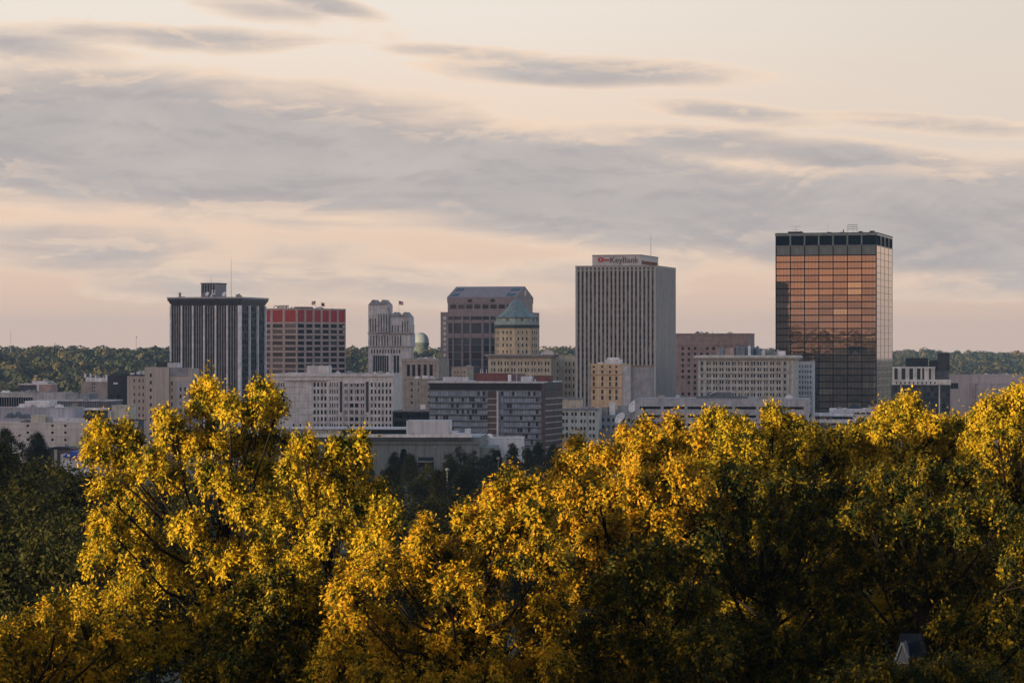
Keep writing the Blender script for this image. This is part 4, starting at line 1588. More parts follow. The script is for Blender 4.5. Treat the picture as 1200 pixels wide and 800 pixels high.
for i in range(8):
    p, q = Vector((*pts[i], 0)), Vector((*pts[(i + 1) % 8], 0))
    if (p + q).y / 2 > hr * .5:
        continue
    t = (q - p).normalized()
    n = Vector((t.y, -t.x, 0))
    for f in (0.25, 0.5, 0.75):
        c = p.lerp(q, f)
        a0, a1 = c - t * .45, c + t * .45
        MB().quad((a0.x + n.x * .03, a0.y + n.y * .03, row2z(376, D)), (a1.x + n.x * .03, a1.y + n.y * .03, row2z(376, D)), (a1.x + n.x * .03, a1.y + n.y * .03, row2z(373, D)), (a0.x + n.x * .03, a0.y + n.y * .03, row2z(373, D))).build('window', G_SMOKE if f == .5 else mat('pale window panel', (0.5, 0.5, 0.5)), dr)
zd = row2z(372, D)
hd = row2z(350, D) - zd
prof = [(hr + .1, zd), (hr + .1, zd + .4), (hr * .90, zd + .6), (hr * .66, zd + hd * .25), (hr * .50, zd + hd * .45), (hr * .40, zd + hd * .62), (hr * .27, zd + hd * .80), (hr * .12, zd + hd * .94), (.05, zd + hd)]
MB().lathe(0, 0, prof, 8, .30 + math.pi / 8).build('dome', COP, dr)
MB().tube((0, 0, zd + hd - .3), (0, 0, zd + hd + 2.0), .25, .05, 8).build('finial', COP, dr)

# cream block left of the striped tower
b = Bld('cream_block', 'tall pale cream block tucked against the left side of the striped tower', 676, 1590, 418, pl=646.5, dep=20, theta=10, wall=mat('pale cream brick', (0.47, 0.43, 0.35)))
b.face('f', [(b.z(r + 4.6), b.z(r), [(b.x(p), b.x(p + 1.6)) for p in (649, 652, 662.5, 666.5, 671.5)]) for r in (424, 432.6, 441.2, 449.8, 458.4)], .3, G_SMOKE)
b.box('rooftop_unit', b.x(655), b.x(670), 3, 9, b.H, b.z(416), CRM)
b.finish(parapet=.5)

# --- 11. striped tower with the bank's name
KW = mat('warm grey precast', (0.315, 0.30, 0.29), .8, .08)
KWD = mat('tinted spandrel', (0.075, 0.070, 0.068), .5)
b = Bld('bank_tower', 'tall square tower of thin pale vertical ribs with a bank sign on its rooftop box', 768.5, 1520, 311.5, pl=674.3, pr=792, wall=KW)
H = b.H
ncol = 19
cols = even(-b.W + .6, -.6, ncol, .50)
frs = even(b.z(540), b.z(317), 46, .62)
frs = [f for f in frs if f[0] > 1]
rcols = even(.8, b.dep - .8, 17, .42)
# dark recessed strips hold the windows; spandrels sit a little behind the ribs
b.face('f', [(0.5, b.z(316.8), cols)], .9, KWD, name='spandrel_strip')
b.face('r', [(0.5, b.z(313.5), rcols)], .9, KWD, name='spandrel_strip')
wins = [('f', c0, c1, r0, r1, .80, G_DARK, 'window') for r0, r1 in even(b.z(540) if b.z(540) > 1 else 1, b.z(317.2), 30, .60) for c0, c1 in cols]
wins += [('r', c0, c1, r0, r1, .80, G_DARK, 'window') for r0, r1 in even(1, b.z(317), 32, .60) for c0, c1 in rcols]
b.box('coping', -b.W - .1, .1, -.12, .3, H - .25, H + .3, KW)
b.boxes('top_slots', [(c0, c1, -.02, .2, b.z(315.8), b.z(312.8)) for c0, c1 in cols], KWD)
ph0, ph1 = b.x(693), b.x(750)
pzt = b.z(298.8)
b.box('penthouse', ph0, ph1, 2.2, b.dep - 6, H + .02, pzt, mat('light grey panel', (0.42, 0.40, 0.40), .7, .04))
b.box('penthouse_cap', ph0 - .2, ph1 + .2, 2.0, b.dep - 5.8, pzt, pzt + .35, DARKM)
b.box('louvre', ph1, ph1 + .12, 4.0, b.dep - 9, b.z(309), b.z(305), G_BLACK)
antenna(b, b.x(757), 12, pzt, b.z(271), .14)
# lettering
fy = 2.2 - .12


def text(b, s, x, y, z, size, m, name='sign_text', ext=.06):
    cu = bpy.data.curves.new(name, 'FONT')
    cu.body = s
    cu.size = size
    cu.extrude = ext
    cu.materials.append(m)
    o = bpy.data.objects.new(name, cu)
    COL.objects.link(o)
    o.parent = b.root
    o.location = (x, y, z)
    o.rotation_euler = (math.pi / 2, 0, 0)
    bpy.context.view_layer.update()
    me = bpy.data.meshes.new_from_object(o.evaluated_get(bpy.context.evaluated_depsgraph_get()))
    bpy.data.objects.remove(o)
    o = bpy.data.objects.new(name, me)
    COL.objects.link(o)
    o.parent = b.root
    o.location = (x, y, z)
    o.rotation_euler = (math.pi / 2, 0, 0)
    return o


SG = mat('dark sign letters', (0.035, 0.035, 0.04), .5, 0)
SR = mat('red sign emblem', (0.36, 0.03, 0.04), .5, 0)
text(b, 'KeyBank', b.x(713.5), fy, b.z(308.2) + .35, 4.35, SG)
kz = b.z(303.6)
mb = MB()
kx = b.x(703)
n = 20
for i in range(n):     # bow of the key: a ring
    t0, t1 = 2 * math.pi * i / n, 2 * math.pi * (i + 1) / n
    p = [(kx + r * math.cos(t) * 1.25, fy - .05, kz + r * math.sin(t)) for t, r in ((t0, .55), (t1, .55), (t1, 1.35), (t0, 1.35))]
    mb.quad(*p)
    q = [(a_, b_ + .1, c_) for a_, b_, c_ in p]
    mb.quad(*q)
    mb.quad(p[3], p[2], q[2], q[3])
mb.box(kx + 1.4, kx + 4.6, fy - .05, fy + .05, kz - .35, kz + .25)
mb.box(kx + 2.6, kx + 3.1, fy - .05, fy + .05, kz - 1.0, kz - .35)
mb.box(kx + 3.7, kx + 4.2, fy - .05, fy + .05, kz - 1.0, kz - .35)
mb.build('sign_emblem', SR, b.root)
sp = [p for p in b.panes]
b.panes = wins
for (side, c0, c1, b0, b1, rev, m, nm) in sp[:ncol]:
    MB().quad(b.pt(side, c0, b0, rev), b.pt(side, c1, b0, rev), b.pt(side, c1, b1, rev), b.pt(side, c0, b1, rev)).build('spandrel_strip', KWD, b.root)
mb = MB()
for (side, c0, c1, b0, b1, rev, m, nm) in sp[ncol:]:
    mb.quad(b.pt(side, c0, b0, rev), b.pt(side, c1, b0, rev), b.pt(side, c1, b1, rev), b.pt(side, c0, b1, rev))
mb.build('spandrel_strips', KWD, b.root)
b.finish(parapet=.3)

# podium right of it
b = Bld('podium_hall', 'low grey hall with a dark window slit at the foot of the striped tower', 806, 1480, 467, pl=742, dep=30, wall=mat('grey podium', (0.21, 0.205, 0.215)))
b.face('f', [(b.z(477.2), b.z(474.2), even(b.x(752), b.x(804), 9, .8))], .4, G_BLACK)
b.finish()

# --- 12. small buff block before the striped tower
BUF = mat('buff peach brick', (0.46, 0.34, 0.22), .85)
b = Bld('brick_block', 'small buff brick block with a white penthouse before the striped tower', 729, 1450, 427.5, pl=690, dep=16, pr=None, wall=BUF)
H = b.H
b.face('f', [(b.z(r + h), b.z(r), [(b.x(p), b.x(p + 2.6)) for p in (694.5, 704.5, 713.5, 721)]) for r, h in ((428.5, 2.5), (434, 3.6), (441, 5), (447.5, 5), (456.5, 5), (463.5, 5))], .3, G_SMOKE)
b.boxes('belt_course', [(-b.W - .15, .1, -.25, 0, b.z(r + .8), b.z(r)) for r in (438.5, 453.5)], mat('brown trim', (0.22, 0.15, 0.11)))
b.box('end_wall', -b.W - .05, b.x(692.5), -.4, 0, 0, H, mat('grey brick', (0.24, 0.22, 0.21)))
b.box('penthouse', b.x(707), b.x(725), 3, 9, H, b.z(421), WHITE)
b.box('penthouse', b.x(709.5), b.x(722), 4, 8, b.z(421), b.z(418.8), WHITE)
b.box('rooftop_unit', b.x(699), b.x(705), 3, 5, H, b.z(424.5), WHITE)
b.box('white_stair', .02, 4.2, .5, 9, 0, b.z(429), mat('pale plaster', (0.38, 0.38, 0.40)))
b.box('rear_wing', 4.25, 14, 2, 9, 0, b.z(429.5), mat('grey plaster', (0.25, 0.25, 0.27)))
b.box('rear_wing_cornice', 4.0, 14.3, 1.7, 9.3, b.z(429.4), b.z(427.8), mat('brown trim', (0.22, 0.15, 0.11)))
b.finish(parapet=.5)

# --- 13. pale low buildings and dishes
b = Bld('low_block', 'low pale stone block with square windows below the cream block', 701, 1360, 480, pl=655.5, dep=18, theta=9, wall=mat('pale green grey stone', (0.38, 0.39, 0.37)))
b.face('f', [(b.z(r + 4), b.z(r), pairs(b.x(657), b.x(699), 4, .62, .25)) for r in (483, 491.5, 500, 508.5)], .35, G_DARK)
b.box('cornice', -b.W - .4, .4, -.6, .4, b.z(480.4), b.z(478.4), mat('blue grey cornice', (0.17, 0.19, 0.22)))
b.box('penthouse', b.x(656), b.x(680), 3, 10, b.H, b.z(468), CRM)
b.box('penthouse_roof', b.x(655.6), b.x(681), 2.6, 10.4, b.z(468), b.z(466.6), mat('blue grey cornice', (0.17, 0.19, 0.22)))
b.units(3, 8, 1.5)
b.finish()
b = Bld('low_block', 'cluttered low grey block carrying the satellite dishes', 742, 1370, 487, pl=700, dep=20, theta=9, wall=mat('grey blue render', (0.23, 0.24, 0.26)))
b.face('f', [(b.z(r + 4), b.z(r), even(b.x(704), b.x(740), 6, .5)) for r in (490, 498, 506)], .3, G_DARK)
b.box('stair_tower', b.x(714), b.x(720), 1, 5, b.H, b.z(471), WHITE)
b.box('stair_tower', b.x(704), b.x(712), 2, 7, b.H, b.z(477), CONC)
b.box('stair_tower', b.x(722), b.x(734), 4, 9, b.H, b.z(475), mat('grey blue render', (0.23, 0.24, 0.26)))
b.box('low_roof', b.x(690), b.x(728), -9, -1, 0, b.z(503), ROOF)
b.units(9, 9, 3.0)
b.finish()
for (px, row, rad, lb) in ((745.5, 477, 3.6, 'large white satellite dish, the upper right one of two on the low grey block'), (728, 491, 3.0, 'white satellite dish, the lower left one of two on the low grey block')):
    Dd = 1350
    x, z = px2x(px, Dd), row2z(row, Dd)
    zb_ = row2z(row + 16, Dd)
    t = empty('satellite_dish', (x, Dd, zb_))
    tag(t, lb, 'satellite dish', 'satellite dishes')
    mb = MB()
    mb.lathe(0, 0, [(.05, 0), (rad * .35, rad * .04), (rad * .7, rad * .17), (rad, rad * .36), (rad * .98, rad * .42), (rad * .68, rad * .23), (.05, .12)], 28)
    q = Vector((-0.62, -0.50, 0.50)).to_track_quat('Z', 'Y')
    mb.v = [tuple(q @ Vector(v) + Vector((0, 0, z - zb_))) for v in mb.v]
    mb.build('reflector', mat('white dish', (0.62, 0.62, 0.64), .5, .04), t, True)
    f_ = q @ Vector((0, 0, rad * .85)) + Vector((0, 0, z - zb_))
    mb = MB()
    for an in (0, 2.1, 4.2):
        e_ = q @ Vector((rad * .9 * math.cos(an), rad * .9 * math.sin(an), rad * .33)) + Vector((0, 0, z - zb_))
        mb.tube(e_, f_, .05, .05, 5)
    mb.tube(f_, f_ + Vector((.1, .1, -.3)), .22, .22, 8)
    mb.build('feed_arm', STEEL, t)
    MB().tube((0, 0, 0), (0, 0, z - zb_ - .2), .35, .28, 10).build('pedestal', STEEL, t)

# --- 15. pinkish block
PNK = mat('pinkish brown brick', (0.30, 0.225, 0.21), .9)
b = Bld('brick_block', 'pinkish brown brick block with a blank top storey behind the long cornice office', 878, 1800, 391, pl=790, dep=30, theta=11, wall=PNK)
b.face('f', [(b.z(r + 3.4), b.z(r), even(b.x(796.5), b.x(876), 11, .42)) for r in (406.5, 413, 420, 426.6, 433.2, 440, 446.6, 453.4, 460)], .4, glass_mat('mixed blinds', (.02, .02, .025), (.05, .05, .055), (.36, .34, .33), p=.78))
b.box('belt_course', -b.W - .1, .1, -.3, 0, b.z(404.4), b.z(403), mat('pale pink trim', (0.29, 0.22, 0.21)))
b.box('coping', -b.W - .2, .2, -.3, .3, b.z(392.5), b.z(390.6), PNK)
antenna(b, b.x(834), 5, b.H, b.z(387.5), .2)
b.finish(parapet=.3)

# --- 16. long cornice office
LIM = mat('grey limestone', (0.35, 0.34, 0.325), .9)
b = Bld('office_block', 'long grey limestone office block with a white overhanging cornice and paired windows', 929.5, 1500, 421, pl=818.5, pr=935.5, theta=12, wall=LIM)
H = b.H
b.dep = 24
g = [423.8 + .0, 431, 438.4, 445.8, 453.2, 460.6, 468, 475.5, 483]
cols = pairs(b.x(827), b.x(916), 12, .64, .22) + [(b.x(821.6), b.x(823.8)), (b.x(918.8), b.x(921))]
b.face('f', [(b.z(r + 4.0), b.z(r), cols) for r in g], .35, G_DARK)
b.boxes('belt_course', [(-b.W - .1, .1, -.5, 0, b.z(r + 1.3), b.z(r)) for r in (436, 443.8)], mat('white stone trim', (0.38, 0.37, 0.35)))
b.fins('f', [b.x(p) for p in (819.6, 826, 916.8, 923.4, 928.6)], 1.1, .5, 0, b.z(422), mat('white stone trim', (0.38, 0.37, 0.35)))
mb = MB()
mb.box(-b.W - 1.0, 1.0, -1.0, b.dep + .5, b.z(421) + .02, b.z(419.4))
mb.box(-b.W - 2.2, 2.2, -2.2, b.dep + 1, b.z(419.4), b.z(417.2))
mb.box(-b.W - 1.6, 1.6, -1.6, b.dep + 1, b.z(417.2), b.z(416.2))
mb.build('cornice', mat('white cornice', (0.44, 0.43, 0.41)), b.root)
r_ = random.Random(3)
for i in range(26):
    p = r_.uniform(838, 912)
    hh = r_.uniform(3, 11) * (1.0 if p < 890 else .6)
    x0 = b.x(p)
    w = r_.uniform(.6, 2.6)
    y0 = r_.uniform(3, 18)
    mb = MB().box(x0, x0 + w, y0, y0 + r_.uniform(.6, 2), b.z(416.2), b.z(416.2) + hh * .44)
    mb.tube((x0 + w / 2, y0 + .3, b.z(416.2) + hh * .44), (x0 + w / 2, y0 + .3, b.z(416.2) + hh * .5), .2, .2, 6)
    mb.build('rooftop_unit', r_.choice([WHITE, STEEL, CONC, HW, ROOF]), b.root)
b.box('penthouse', b.x(838), b.x(858), 8, 15, b.z(416.2), b.z(407.5), mat('pinkish brown brick', (0, 0, 0)))
b.box('penthouse', b.x(860), b.x(880), 8, 15, b.z(416.2), b.z(405), HW)
b.box('rooftop_unit', b.x(911), b.x(919), 3, 6, b.z(416.2), b.z(411.2), WHITE)
b.finish(parapet=0)
b = Bld('office_wing', 'pale blue grey wing with a fine window grid right of the long cornice office', 952.5, 1540, 424.5, pl=931, dep=22, theta=9, wall=mat('pale blue grey panel', (0.36, 0.37, 0.40)))
b.face('f', [(b.z(r + 3.4), b.z(r), even(b.x(932.5), b.x(951.5), 6, .42)) for r in [427.5 + 6.2 * i for i in range(11)]], .3, G_BLUE)
b.units(2, 2, 1.5)
b.finish()

# --- 17. parking deck
PKD = mat('blue grey precast deck', (0.30, 0.31, 0.35), .85)
b = Bld('parking_deck', 'long low parking deck with dark open slots behind the yellow tree tops', 948, 1250, 468, pl=744, dep=34, theta=7, wall=PKD, roof=ROOFL)
b.face('f', [(b.z(r + 3.2), b.z(r), even(b.x(748), b.x(944), 7, .88)) for r in (476.5, 486.5, 496.5)], 1.5, G_BLACK, name='deck_opening')
b.box('ramp_roof', b.x(815), b.x(875), 3, 15, b.H, b.z(464.5), mat('dark grey roof', (0.10, 0.11, 0.13)))
b.box('ramp_roof', b.x(828), b.x(856), 4, 12, b.z(464.5), b.z(460), mat('dark grey roof', (0.10, 0.11, 0.13)))
mb = MB()
mb.v = [(b.x(831), 3, b.z(462.4)), (b.x(839), 3, b.z(458.6)), (b.x(839), 6, b.z(458.2)), (b.x(831), 6, b.z(462)), (b.x(831), 3, b.z(463)), (b.x(839), 3, b.z(459.2)), (b.x(839), 6, b.z(458.8)), (b.x(831), 6, b.z(462.6))]
mb.f = [(0, 1, 2, 3), (4, 7, 6, 5), (0, 4, 5, 1), (1, 5, 6, 2), (2, 6, 7, 3), (3, 7, 4, 0)]
mb.build('skylight', WHITE, b.root)
b.boxes('guard_rail', [(-b.W, 0, -.15, -.05, b.z(466.4), b.z(466.2))] + [(-b.W + 4 * i, -b.W + 4 * i + .12, -.15, -.05, b.z(468), b.z(466.4)) for i in range(int(b.W / 4))], STEEL)
b.finish(parapet=.3)

# --- 18. bronze mirror tower
FRM = mat('black bronze frame', (0.010, 0.011, 0.013), .8, .1, spec=0.05)
FRS = mat('side frame glare tone', (0.42, 0.36, 0.31), .5, .1)  # frame lightened on this side to match the glare on its glass
b = Bld('glass_tower', 'tallest tower, of bronze mirror glass over a black lower half', 1027.3, 1700, 272.8, pl=909, pr=1046, theta=15, wall=FRM, roof=DARKM)
H = b.H
cf = even(-b.W + .3, -.3, 7, .95)
cs = even(.4, b.dep - .4, 4, .955)
lz0, lz1 = b.z(286.8), b.z(275.5)
gz0, gz1 = b.z(298), b.z(287.6)
MG = mat('grey green metal panel', (0.14, 0.15, 0.135), .45, .15)
bands = [(lz0, lz1, cf), (gz0, gz1, cf)]
zz = b.z(299.3)
flo = 7.82 / F * 1700
win = []
while zz - flo > 1:
    win.append((zz - flo * .84, zz, cf))
    zz -= flo
b.face('f', win + bands, .12, G_BRONZE)
sw = []
zz = b.z(288)
while zz - flo > 1:
    sw.append((zz - flo * .93, zz, cs))
    zz -= flo
mbs = MB()
b.face('r', [(lz0, lz1, cs)] + sw, .10, G_BRONZE_SIDE, mb=mbs)
mbs.build('side_frame', FRS, b.root)
new = []
for p in b.panes:
    if abs(p[3] - lz0) < .01:
        p = p[:5] + (.5, mat('black louvre', (0.006, 0.008, 0.011), .9, spec=0.02), 'louvre')
    elif p[0] == 'f' and abs(p[3] - gz0) < .01:
        p = p[:5] + (.1, MG, 'panel')
    new.append(p)
b.panes = new
b.box('side_skin', .02, .14, 0.35, b.dep - .35, 0, .5, FRS)
b.fins('f', [c1 + (cf[1][0] - cf[0][1]) / 2 for c0, c1 in cf[:-1]] + [-.15, -b.W + .15], .42, .35, 0, H, FRM, 'mullions')
b.fins('f', [c0 + (c1 - c0) * t for c0, c1 in cf for t in (.25, .5, .75)], .08, .10, 0, gz0, FRM, 'thin_mullions', embed=.0)
b.fins('f', [c1 + (cf[1][0] - cf[0][1]) / 2 for c0, c1 in cf[:-1]], .9, .45, lz0, lz1, mat('grey green rim', (0.17, 0.18, 0.165)), 'louvre_posts')
b.fins('r', [c1 + (cs[1][0] - cs[0][1]) / 2 for c0, c1 in cs[:-1]], 2.2, .3, lz0, lz1, mat('pale bronze rim', (0.32, 0.28, 0.25)), 'louvre_posts')
b.boxes('top_rim', [(-b.W - .3, .3, -.5, 0, lz1, H + .1), (-b.W - .1, .1, -.3, 0, gz1 - .1, lz0)], mat('grey green rim', (0, 0, 0)))
# rooftop gear
b.boxes('rooftop_unit', [(b.x(p), b.x(p + w), 4, 8, H, H + h) for p, w, h in ((922, 16, 1.4), (968, 4, .9), (1005, 4, 1.2), (1018, 5, 1.4))], DARKM)
antenna(b, b.x(931), 5, H, b.z(264), .15, STEEL, [(b.z(264), 3.0), (b.z(268), 2.0)])
antenna(b, b.x(968), 5, H, b.z(261), .08)
antenna(b, b.x(987), 5, H, b.z(268), .5, DARKM)
for p in (992, 999, 1003):
    antenna(b, b.x(p), 5, H, b.z(262.5), .12)
b.boxes('antenna_rack', [(b.x(991.5), b.x(1003.5), 4.9, 5.1, b.z(r + .6), b.z(r)) for r in (262.5, 265, 267.5)], STEEL)
b.finish(parapet=.4)

# --- 19. low white garage before the mirror tower
b = Bld('parking_deck', 'white terraced parking deck with a small dark tent roof before the mirror tower', 1030, 1280, 480, pl=972, dep=20, theta=8, wall=mat('white deck', (0.42, 0.42, 0.45)), roof=ROOFL)
b.face('f', [(b.z(r + 2.0), b.z(r), even(b.x(974), b.x(1028), 4, .9)) for r in (483.2, 489, 496)], 1.2, G_BLACK, name='deck_opening')
mb = MB()
X0, X1 = b.x(990), b.x(1012)
mb.v = [(X0, 1, b.H), (X1, 1, b.H), (X1, 9, b.H), (X0, 9, b.H), ((X0 + X1) / 2, 5, b.H + 2.6)]
mb.f = [(0, 1, 4), (1, 2, 4), (2, 3, 4), (3, 0, 4)]
mb.build('tent_roof', DARKM, b.root)
b.boxes('deck_slab', [(b.x(955), b.x(1000), -5, 0, b.z(487.3), b.z(483.6)), (b.x(958), b.x(1026), -8, -5, b.z(495), b.z(491)), (b.x(1000), b.x(1022), -8, -4, b.z(490.9), b.z(488))], WHITE)
b.finish(parapet=.4, copem=WHITE)
b = Bld('low_block', 'small white block at the foot of the mirror tower beside the pointed yellow tree', 1044, 1290, 475.5, pl=1027, dep=12, theta=8, wall=WHITE)
b.face('f', [(b.z(r + 2.5), b.z(r), even(b.x(1029), b.x(1043), 4, .5)) for r in (479, 485)], .2, G_DARK)
b.finish()

# --- 20. white and dark glass building
b = Bld('modern_block', 'modern block of white frames over dark blue glass with black rooftop boxes', 1113.5, 1430, 451, pl=1046, dep=30, theta=6, wall=mat('blue black cladding', (0.035, 0.045, 0.055), .4), roof=ROOF)
H = b.H
b.face('f', [(b.z(r + 5.4), b.z(r), even(b.x(1047), b.x(1099), 12, .88) + even(b.x(1104), b.x(1113), 2, .9)) for r in (453, 459.5, 466, 472.5, 479)], .2, glass_mat('navy glass', (.02, .03, .045), (.05, .065, .085), (.10, .12, .14), p=.85))
WF = mat('white frame', (0.48, 0.47, 0.45), .7)
b.boxes('white_frame', [(b.x(1046), b.x(1096), -.8, 6, b.z(431.5), b.z(429.6)), (-b.W - .3, .3, -1.4, 2, b.z(450.8), b.z(444.6))] +
        [(b.x(p), b.x(p + w), -.8, 0, b.z(444.8), b.z(431.5)) for p, w in ((1046, 2), (1052, 4.4), (1061, 4.5), (1070, 4.5), (1078.6, 2), (1083, 5.6), (1091, 4.5))] , WF)
b.boxes('white_pillar', [(b.x(p), b.x(p + 1.6), -.6, 0, 0, b.z(450.9)) for p in (1055, 1100)], WF)
b.box('upper_storey', b.x(1047), b.x(1094), .3, 12, H, b.z(431.6), G_BLUE)
b.box('upper_storey', b.x(1094.2), b.x(1112), .8, 12, H, b.z(434.5), mat('slate panel', (0.07, 0.075, 0.085)))
b.box('rooftop_box', b.x(1062), b.x(1088), 4, 14, b.z(431.6), b.z(419.5), mat('black rooftop panel', (0.022, 0.024, 0.028)))
b.box('rooftop_box', b.x(1090), b.x(1099), 5, 14, b.z(434.5), b.z(422), mat('black rooftop panel', (0, 0, 0)))
b.box('rooftop_box', b.x(1100), b.x(1113.3), 5, 14, b.z(434.5), b.z(413.5), mat('charcoal tower panel', (0.045, 0.045, 0.05)))
b.boxes('slots', [(c0, c1, -1.44, -1.39, b.z(449.8), b.z(447.2)) for c0, c1 in even(b.x(1048), b.x(1098), 10, .3)], G_BLACK)
b.box('glass_bay', .32, 4.0, 1, 6, b.z(455.5), b.z(448.5), G_TEAL)
b.finish(parapet=0)

# --- 21. flat pinkish building
PF = mat('flat pink grey panel', (0.36, 0.32, 0.32), .85, .05)
b = Bld('windowless_hall', 'wide windowless pinkish grey hall at the right below the wooded hills', 1215, 1720, 440, pl=1113, dep=40, theta=3, wall=PF, roof=ROOFL)
b.box('front_volume', b.x(1143), b.x(1215), -6, 0, 0, b.z(449), mat('mauve grey panel', (0.29, 0.27, 0.29)))
b.box('front_band', b.x(1143), b.x(1215), -6.3, -6, b.z(457), b.z(452), PF)
b.box('raised_roof', b.x(1143), b.x(1192), 4, 30, b.H, b.z(438.8), PF)
b.finish(parapet=.4)

# --- 22. tan apartment tower, left
TA = mat('tan apartment brick', (0.34, 0.30, 0.275), .9, .06)
b = Bld('apartment_block', 'stepped tan apartment block left of the dark finned tower', 172, 1300, 440.5, pl=149, dep=16, theta=8, wall=TA)
rw = [441.8 + 7.35 * i for i in range(12)]
b.face('f', [(b.z(r + 3.6), b.z(r), [(b.x(p), b.x(p + 1.5)) for p in (156.5, 162.3, 167)]) for r in [444 + 8.1 * i for i in range(9)]], .25, G_DARK)
b.box('roof_rim', b.x(149), b.x(172) + .1, -.15, .3, b.z(440.4), b.z(438.8), DARKM)
# main shaft
mx0, mx1 = b.x(171.5), b.x(200)
b.box('main_shaft', mx0, mx1, -3, 14, 0, b.z(430), TA)
for i in range(10):
    z_ = b.z(437.5 + 8.6 * i)
    for p in (177.8,):
        MB().box(b.x(p), b.x(p + 2.0), -3.06, -2.9, z_ - 1.5, z_).build('window', G_DARK, b.root)
b.box('stair_shaft', mx1 + .02, b.x(226), -2, 12, 0, b.z(431.5), TA)
for i in range(9):
    z_ = b.z(446.5 + 8.2 * i)
    MB().box(b.x(202), b.x(203.6), -2.06, -1.9, z_ - 1.7, z_).build('window', G_DARK, b.root)
b.box('blue_grey_top', b.x(200.5), b.x(222), -2.12, -2.0, b.z(441), b.z(432), mat('blue grey panel', (0.20, 0.20, 0.23)))
b.box('east_wing', b.x(209), b.x(232), -4.5, -2.2, 0, b.z(446), mat('pale grey render', (0.29, 0.28, 0.29)))
for i in range(8):
    z_ = b.z(453.5 + 8.2 * i)
    for p in (213.5, 219, 224.5):
        MB().box(b.x(p), b.x(p + 2.1), -4.56, -4.4, z_ - 1.7, z_).build('window', G_DARK, b.root)
b.box('penthouse', b.x(183.5), b.x(196), 0, 8, b.z(430), b.z(423.8), DARKM)
b.box('penthouse', b.x(196.2), b.x(206), 0, 8, b.z(431), b.z(425), PALE)
b.box('rooftop_rim', b.x(198), b.x(222), -2.3, 4, b.z(431.5), b.z(430.6), mat('blue grey panel', (0, 0, 0)))
for p in (176.8, 180.5):
    antenna(b, b.x(p), 2, b.z(430), b.z(421.5), .08)
b.finish(parapet=0)
MB().box(b.x(150), b.x(154), 3, 5, b.H, b.z(437)).build('rooftop_unit', WHITE, b.root)
b.boxes('rooftop_unit', [(b.x(158), b.x(163), 3, 6, b.H, b.z(435)), (b.x(164), b.x(169), 3, 6, b.H, b.z(434.6))], PALE)

b = Bld('glass_block', 'dark glass block wedged behind the tan apartment block', 151, 1380, 440.5, pl=126, dep=16, theta=6, wall=mat('charcoal cladding', (0.03, 0.035, 0.042), .5))
b.face('f', [(b.z(r + 5), b.z(r), even(b.x(129), b.x(148), 5, .86)) for r in (455, 461.5, 468)], .2, G_BLUE)
b.box('sign_panel', b.x(133), b.x(138), -.2, 0, b.z(450), b.z(448), WHITE)
b.box('stair_core', b.x(142), b.x(151), -1.2, 0, 0, b.z(438), DARKM)
b.finish()

# --- 23..24 low buildings, left
b = Bld('brick_block', 'small tan block with a white rooftop plant room near the left woods', 127, 1480, 448, pl=95, dep=16, theta=6, wall=mat('tan mauve brick', (0.26, 0.225, 0.21)))
b.face('f', [(b.z(r + 2.6), b.z(r), [(b.x(107.3), b.x(108.6)), (b.x(110), b.x(111.2))]) for r in (448.6, 452.6, 456.6, 460.6)], .2, G_BLUE)
b.box('plant_room', b.x(98.5), b.x(125), 3, 9, b.H, b.z(442.8), WHITE)
r_ = random.Random(8)
for i in range(9):
    p = 97 + 3.1 * i
    MB().box(b.x(p), b.x(p + r_.uniform(1, 2.2)), 3, 5, b.z(442.8), b.z(442.8 - r_.uniform(1, 5))).build('rooftop_unit', r_.choice([WHITE, CONC, STEEL]), b.root)
b.finish()
b = Bld('brick_block', 'small pink walled block with white plant on its roof near the left edge', 60, 1560, 450.5, pl=21.5, dep=14, theta=5, wall=mat('pink wall', (0.34, 0.235, 0.22)))
b.box('dark_front', b.x(22), b.x(43), -1.2, 0, 0, b.z(451.2), mat('slate blue wall', (0.06, 0.062, 0.075)))
b.box('white_pilaster', b.x(43.3), b.x(46), -.8, 0, 0, b.z(450.2), WHITE)
b.box('plant_room', b.x(35.5), b.x(54.5), 3, 8, b.H, b.z(446.5), WHITE)
b.box('plant_room', b.x(49), b.x(53), 3.2, 7, b.z(446.5), b.z(443.5), CRM)
b.finish(copem=WHITE)
b = Bld('low_hall', 'long flat hall with a white parapet over dark teal glass at the left edge', 77, 1400, 461, pl=-30, dep=20, theta=3, wall=mat('pale parapet', (0.36, 0.36, 0.37)), roof=ROOFL)
b.face('f', [(b.z(477), b.z(465.5), even(b.x(-29), b.x(38.5), 24, .9))], .6, G_TEAL)
b.units(4, 3, 1.2)
b.finish()
b = Bld('low_hall', 'blue grey flat hall in front of the small tan block', 105, 1390, 462.3, pl=77.2, dep=20, theta=3, wall=mat('blue grey wall', (0.24, 0.25, 0.28)), roof=ROOF)
b.units(3, 4, .8)
b.finish()
b = Bld('slatted_hall', 'long hall with a vertically slatted grey wall and flat pale roof', 131, 1330, 470, pl=44, dep=24, theta=4, wall=mat('slatted grey wall', (0.10, 0.105, 0.12)), roof=ROOFL)
b.fins('f', [-b.W + 1 + 1.1 * i for i in range(int((b.W - 2) / 1.1))], .3, .22, 0, b.H - .8, mat('grey slat', (0.19, 0.195, 0.215)), 'slats')
b.box('tan_panel', b.x(86), b.x(92), -.32, 0, 0, b.H - .9, mat('tan panel', (0.22, 0.19, 0.16)))
b.finish(copem=PALE)
b = Bld('roof_pavilion', 'white slab roofed pavilion standing on the lavender hall', 58.5, 1260, 470.8, pl=31, dep=12, theta=4, wall=DARKM, roof=WHITE)
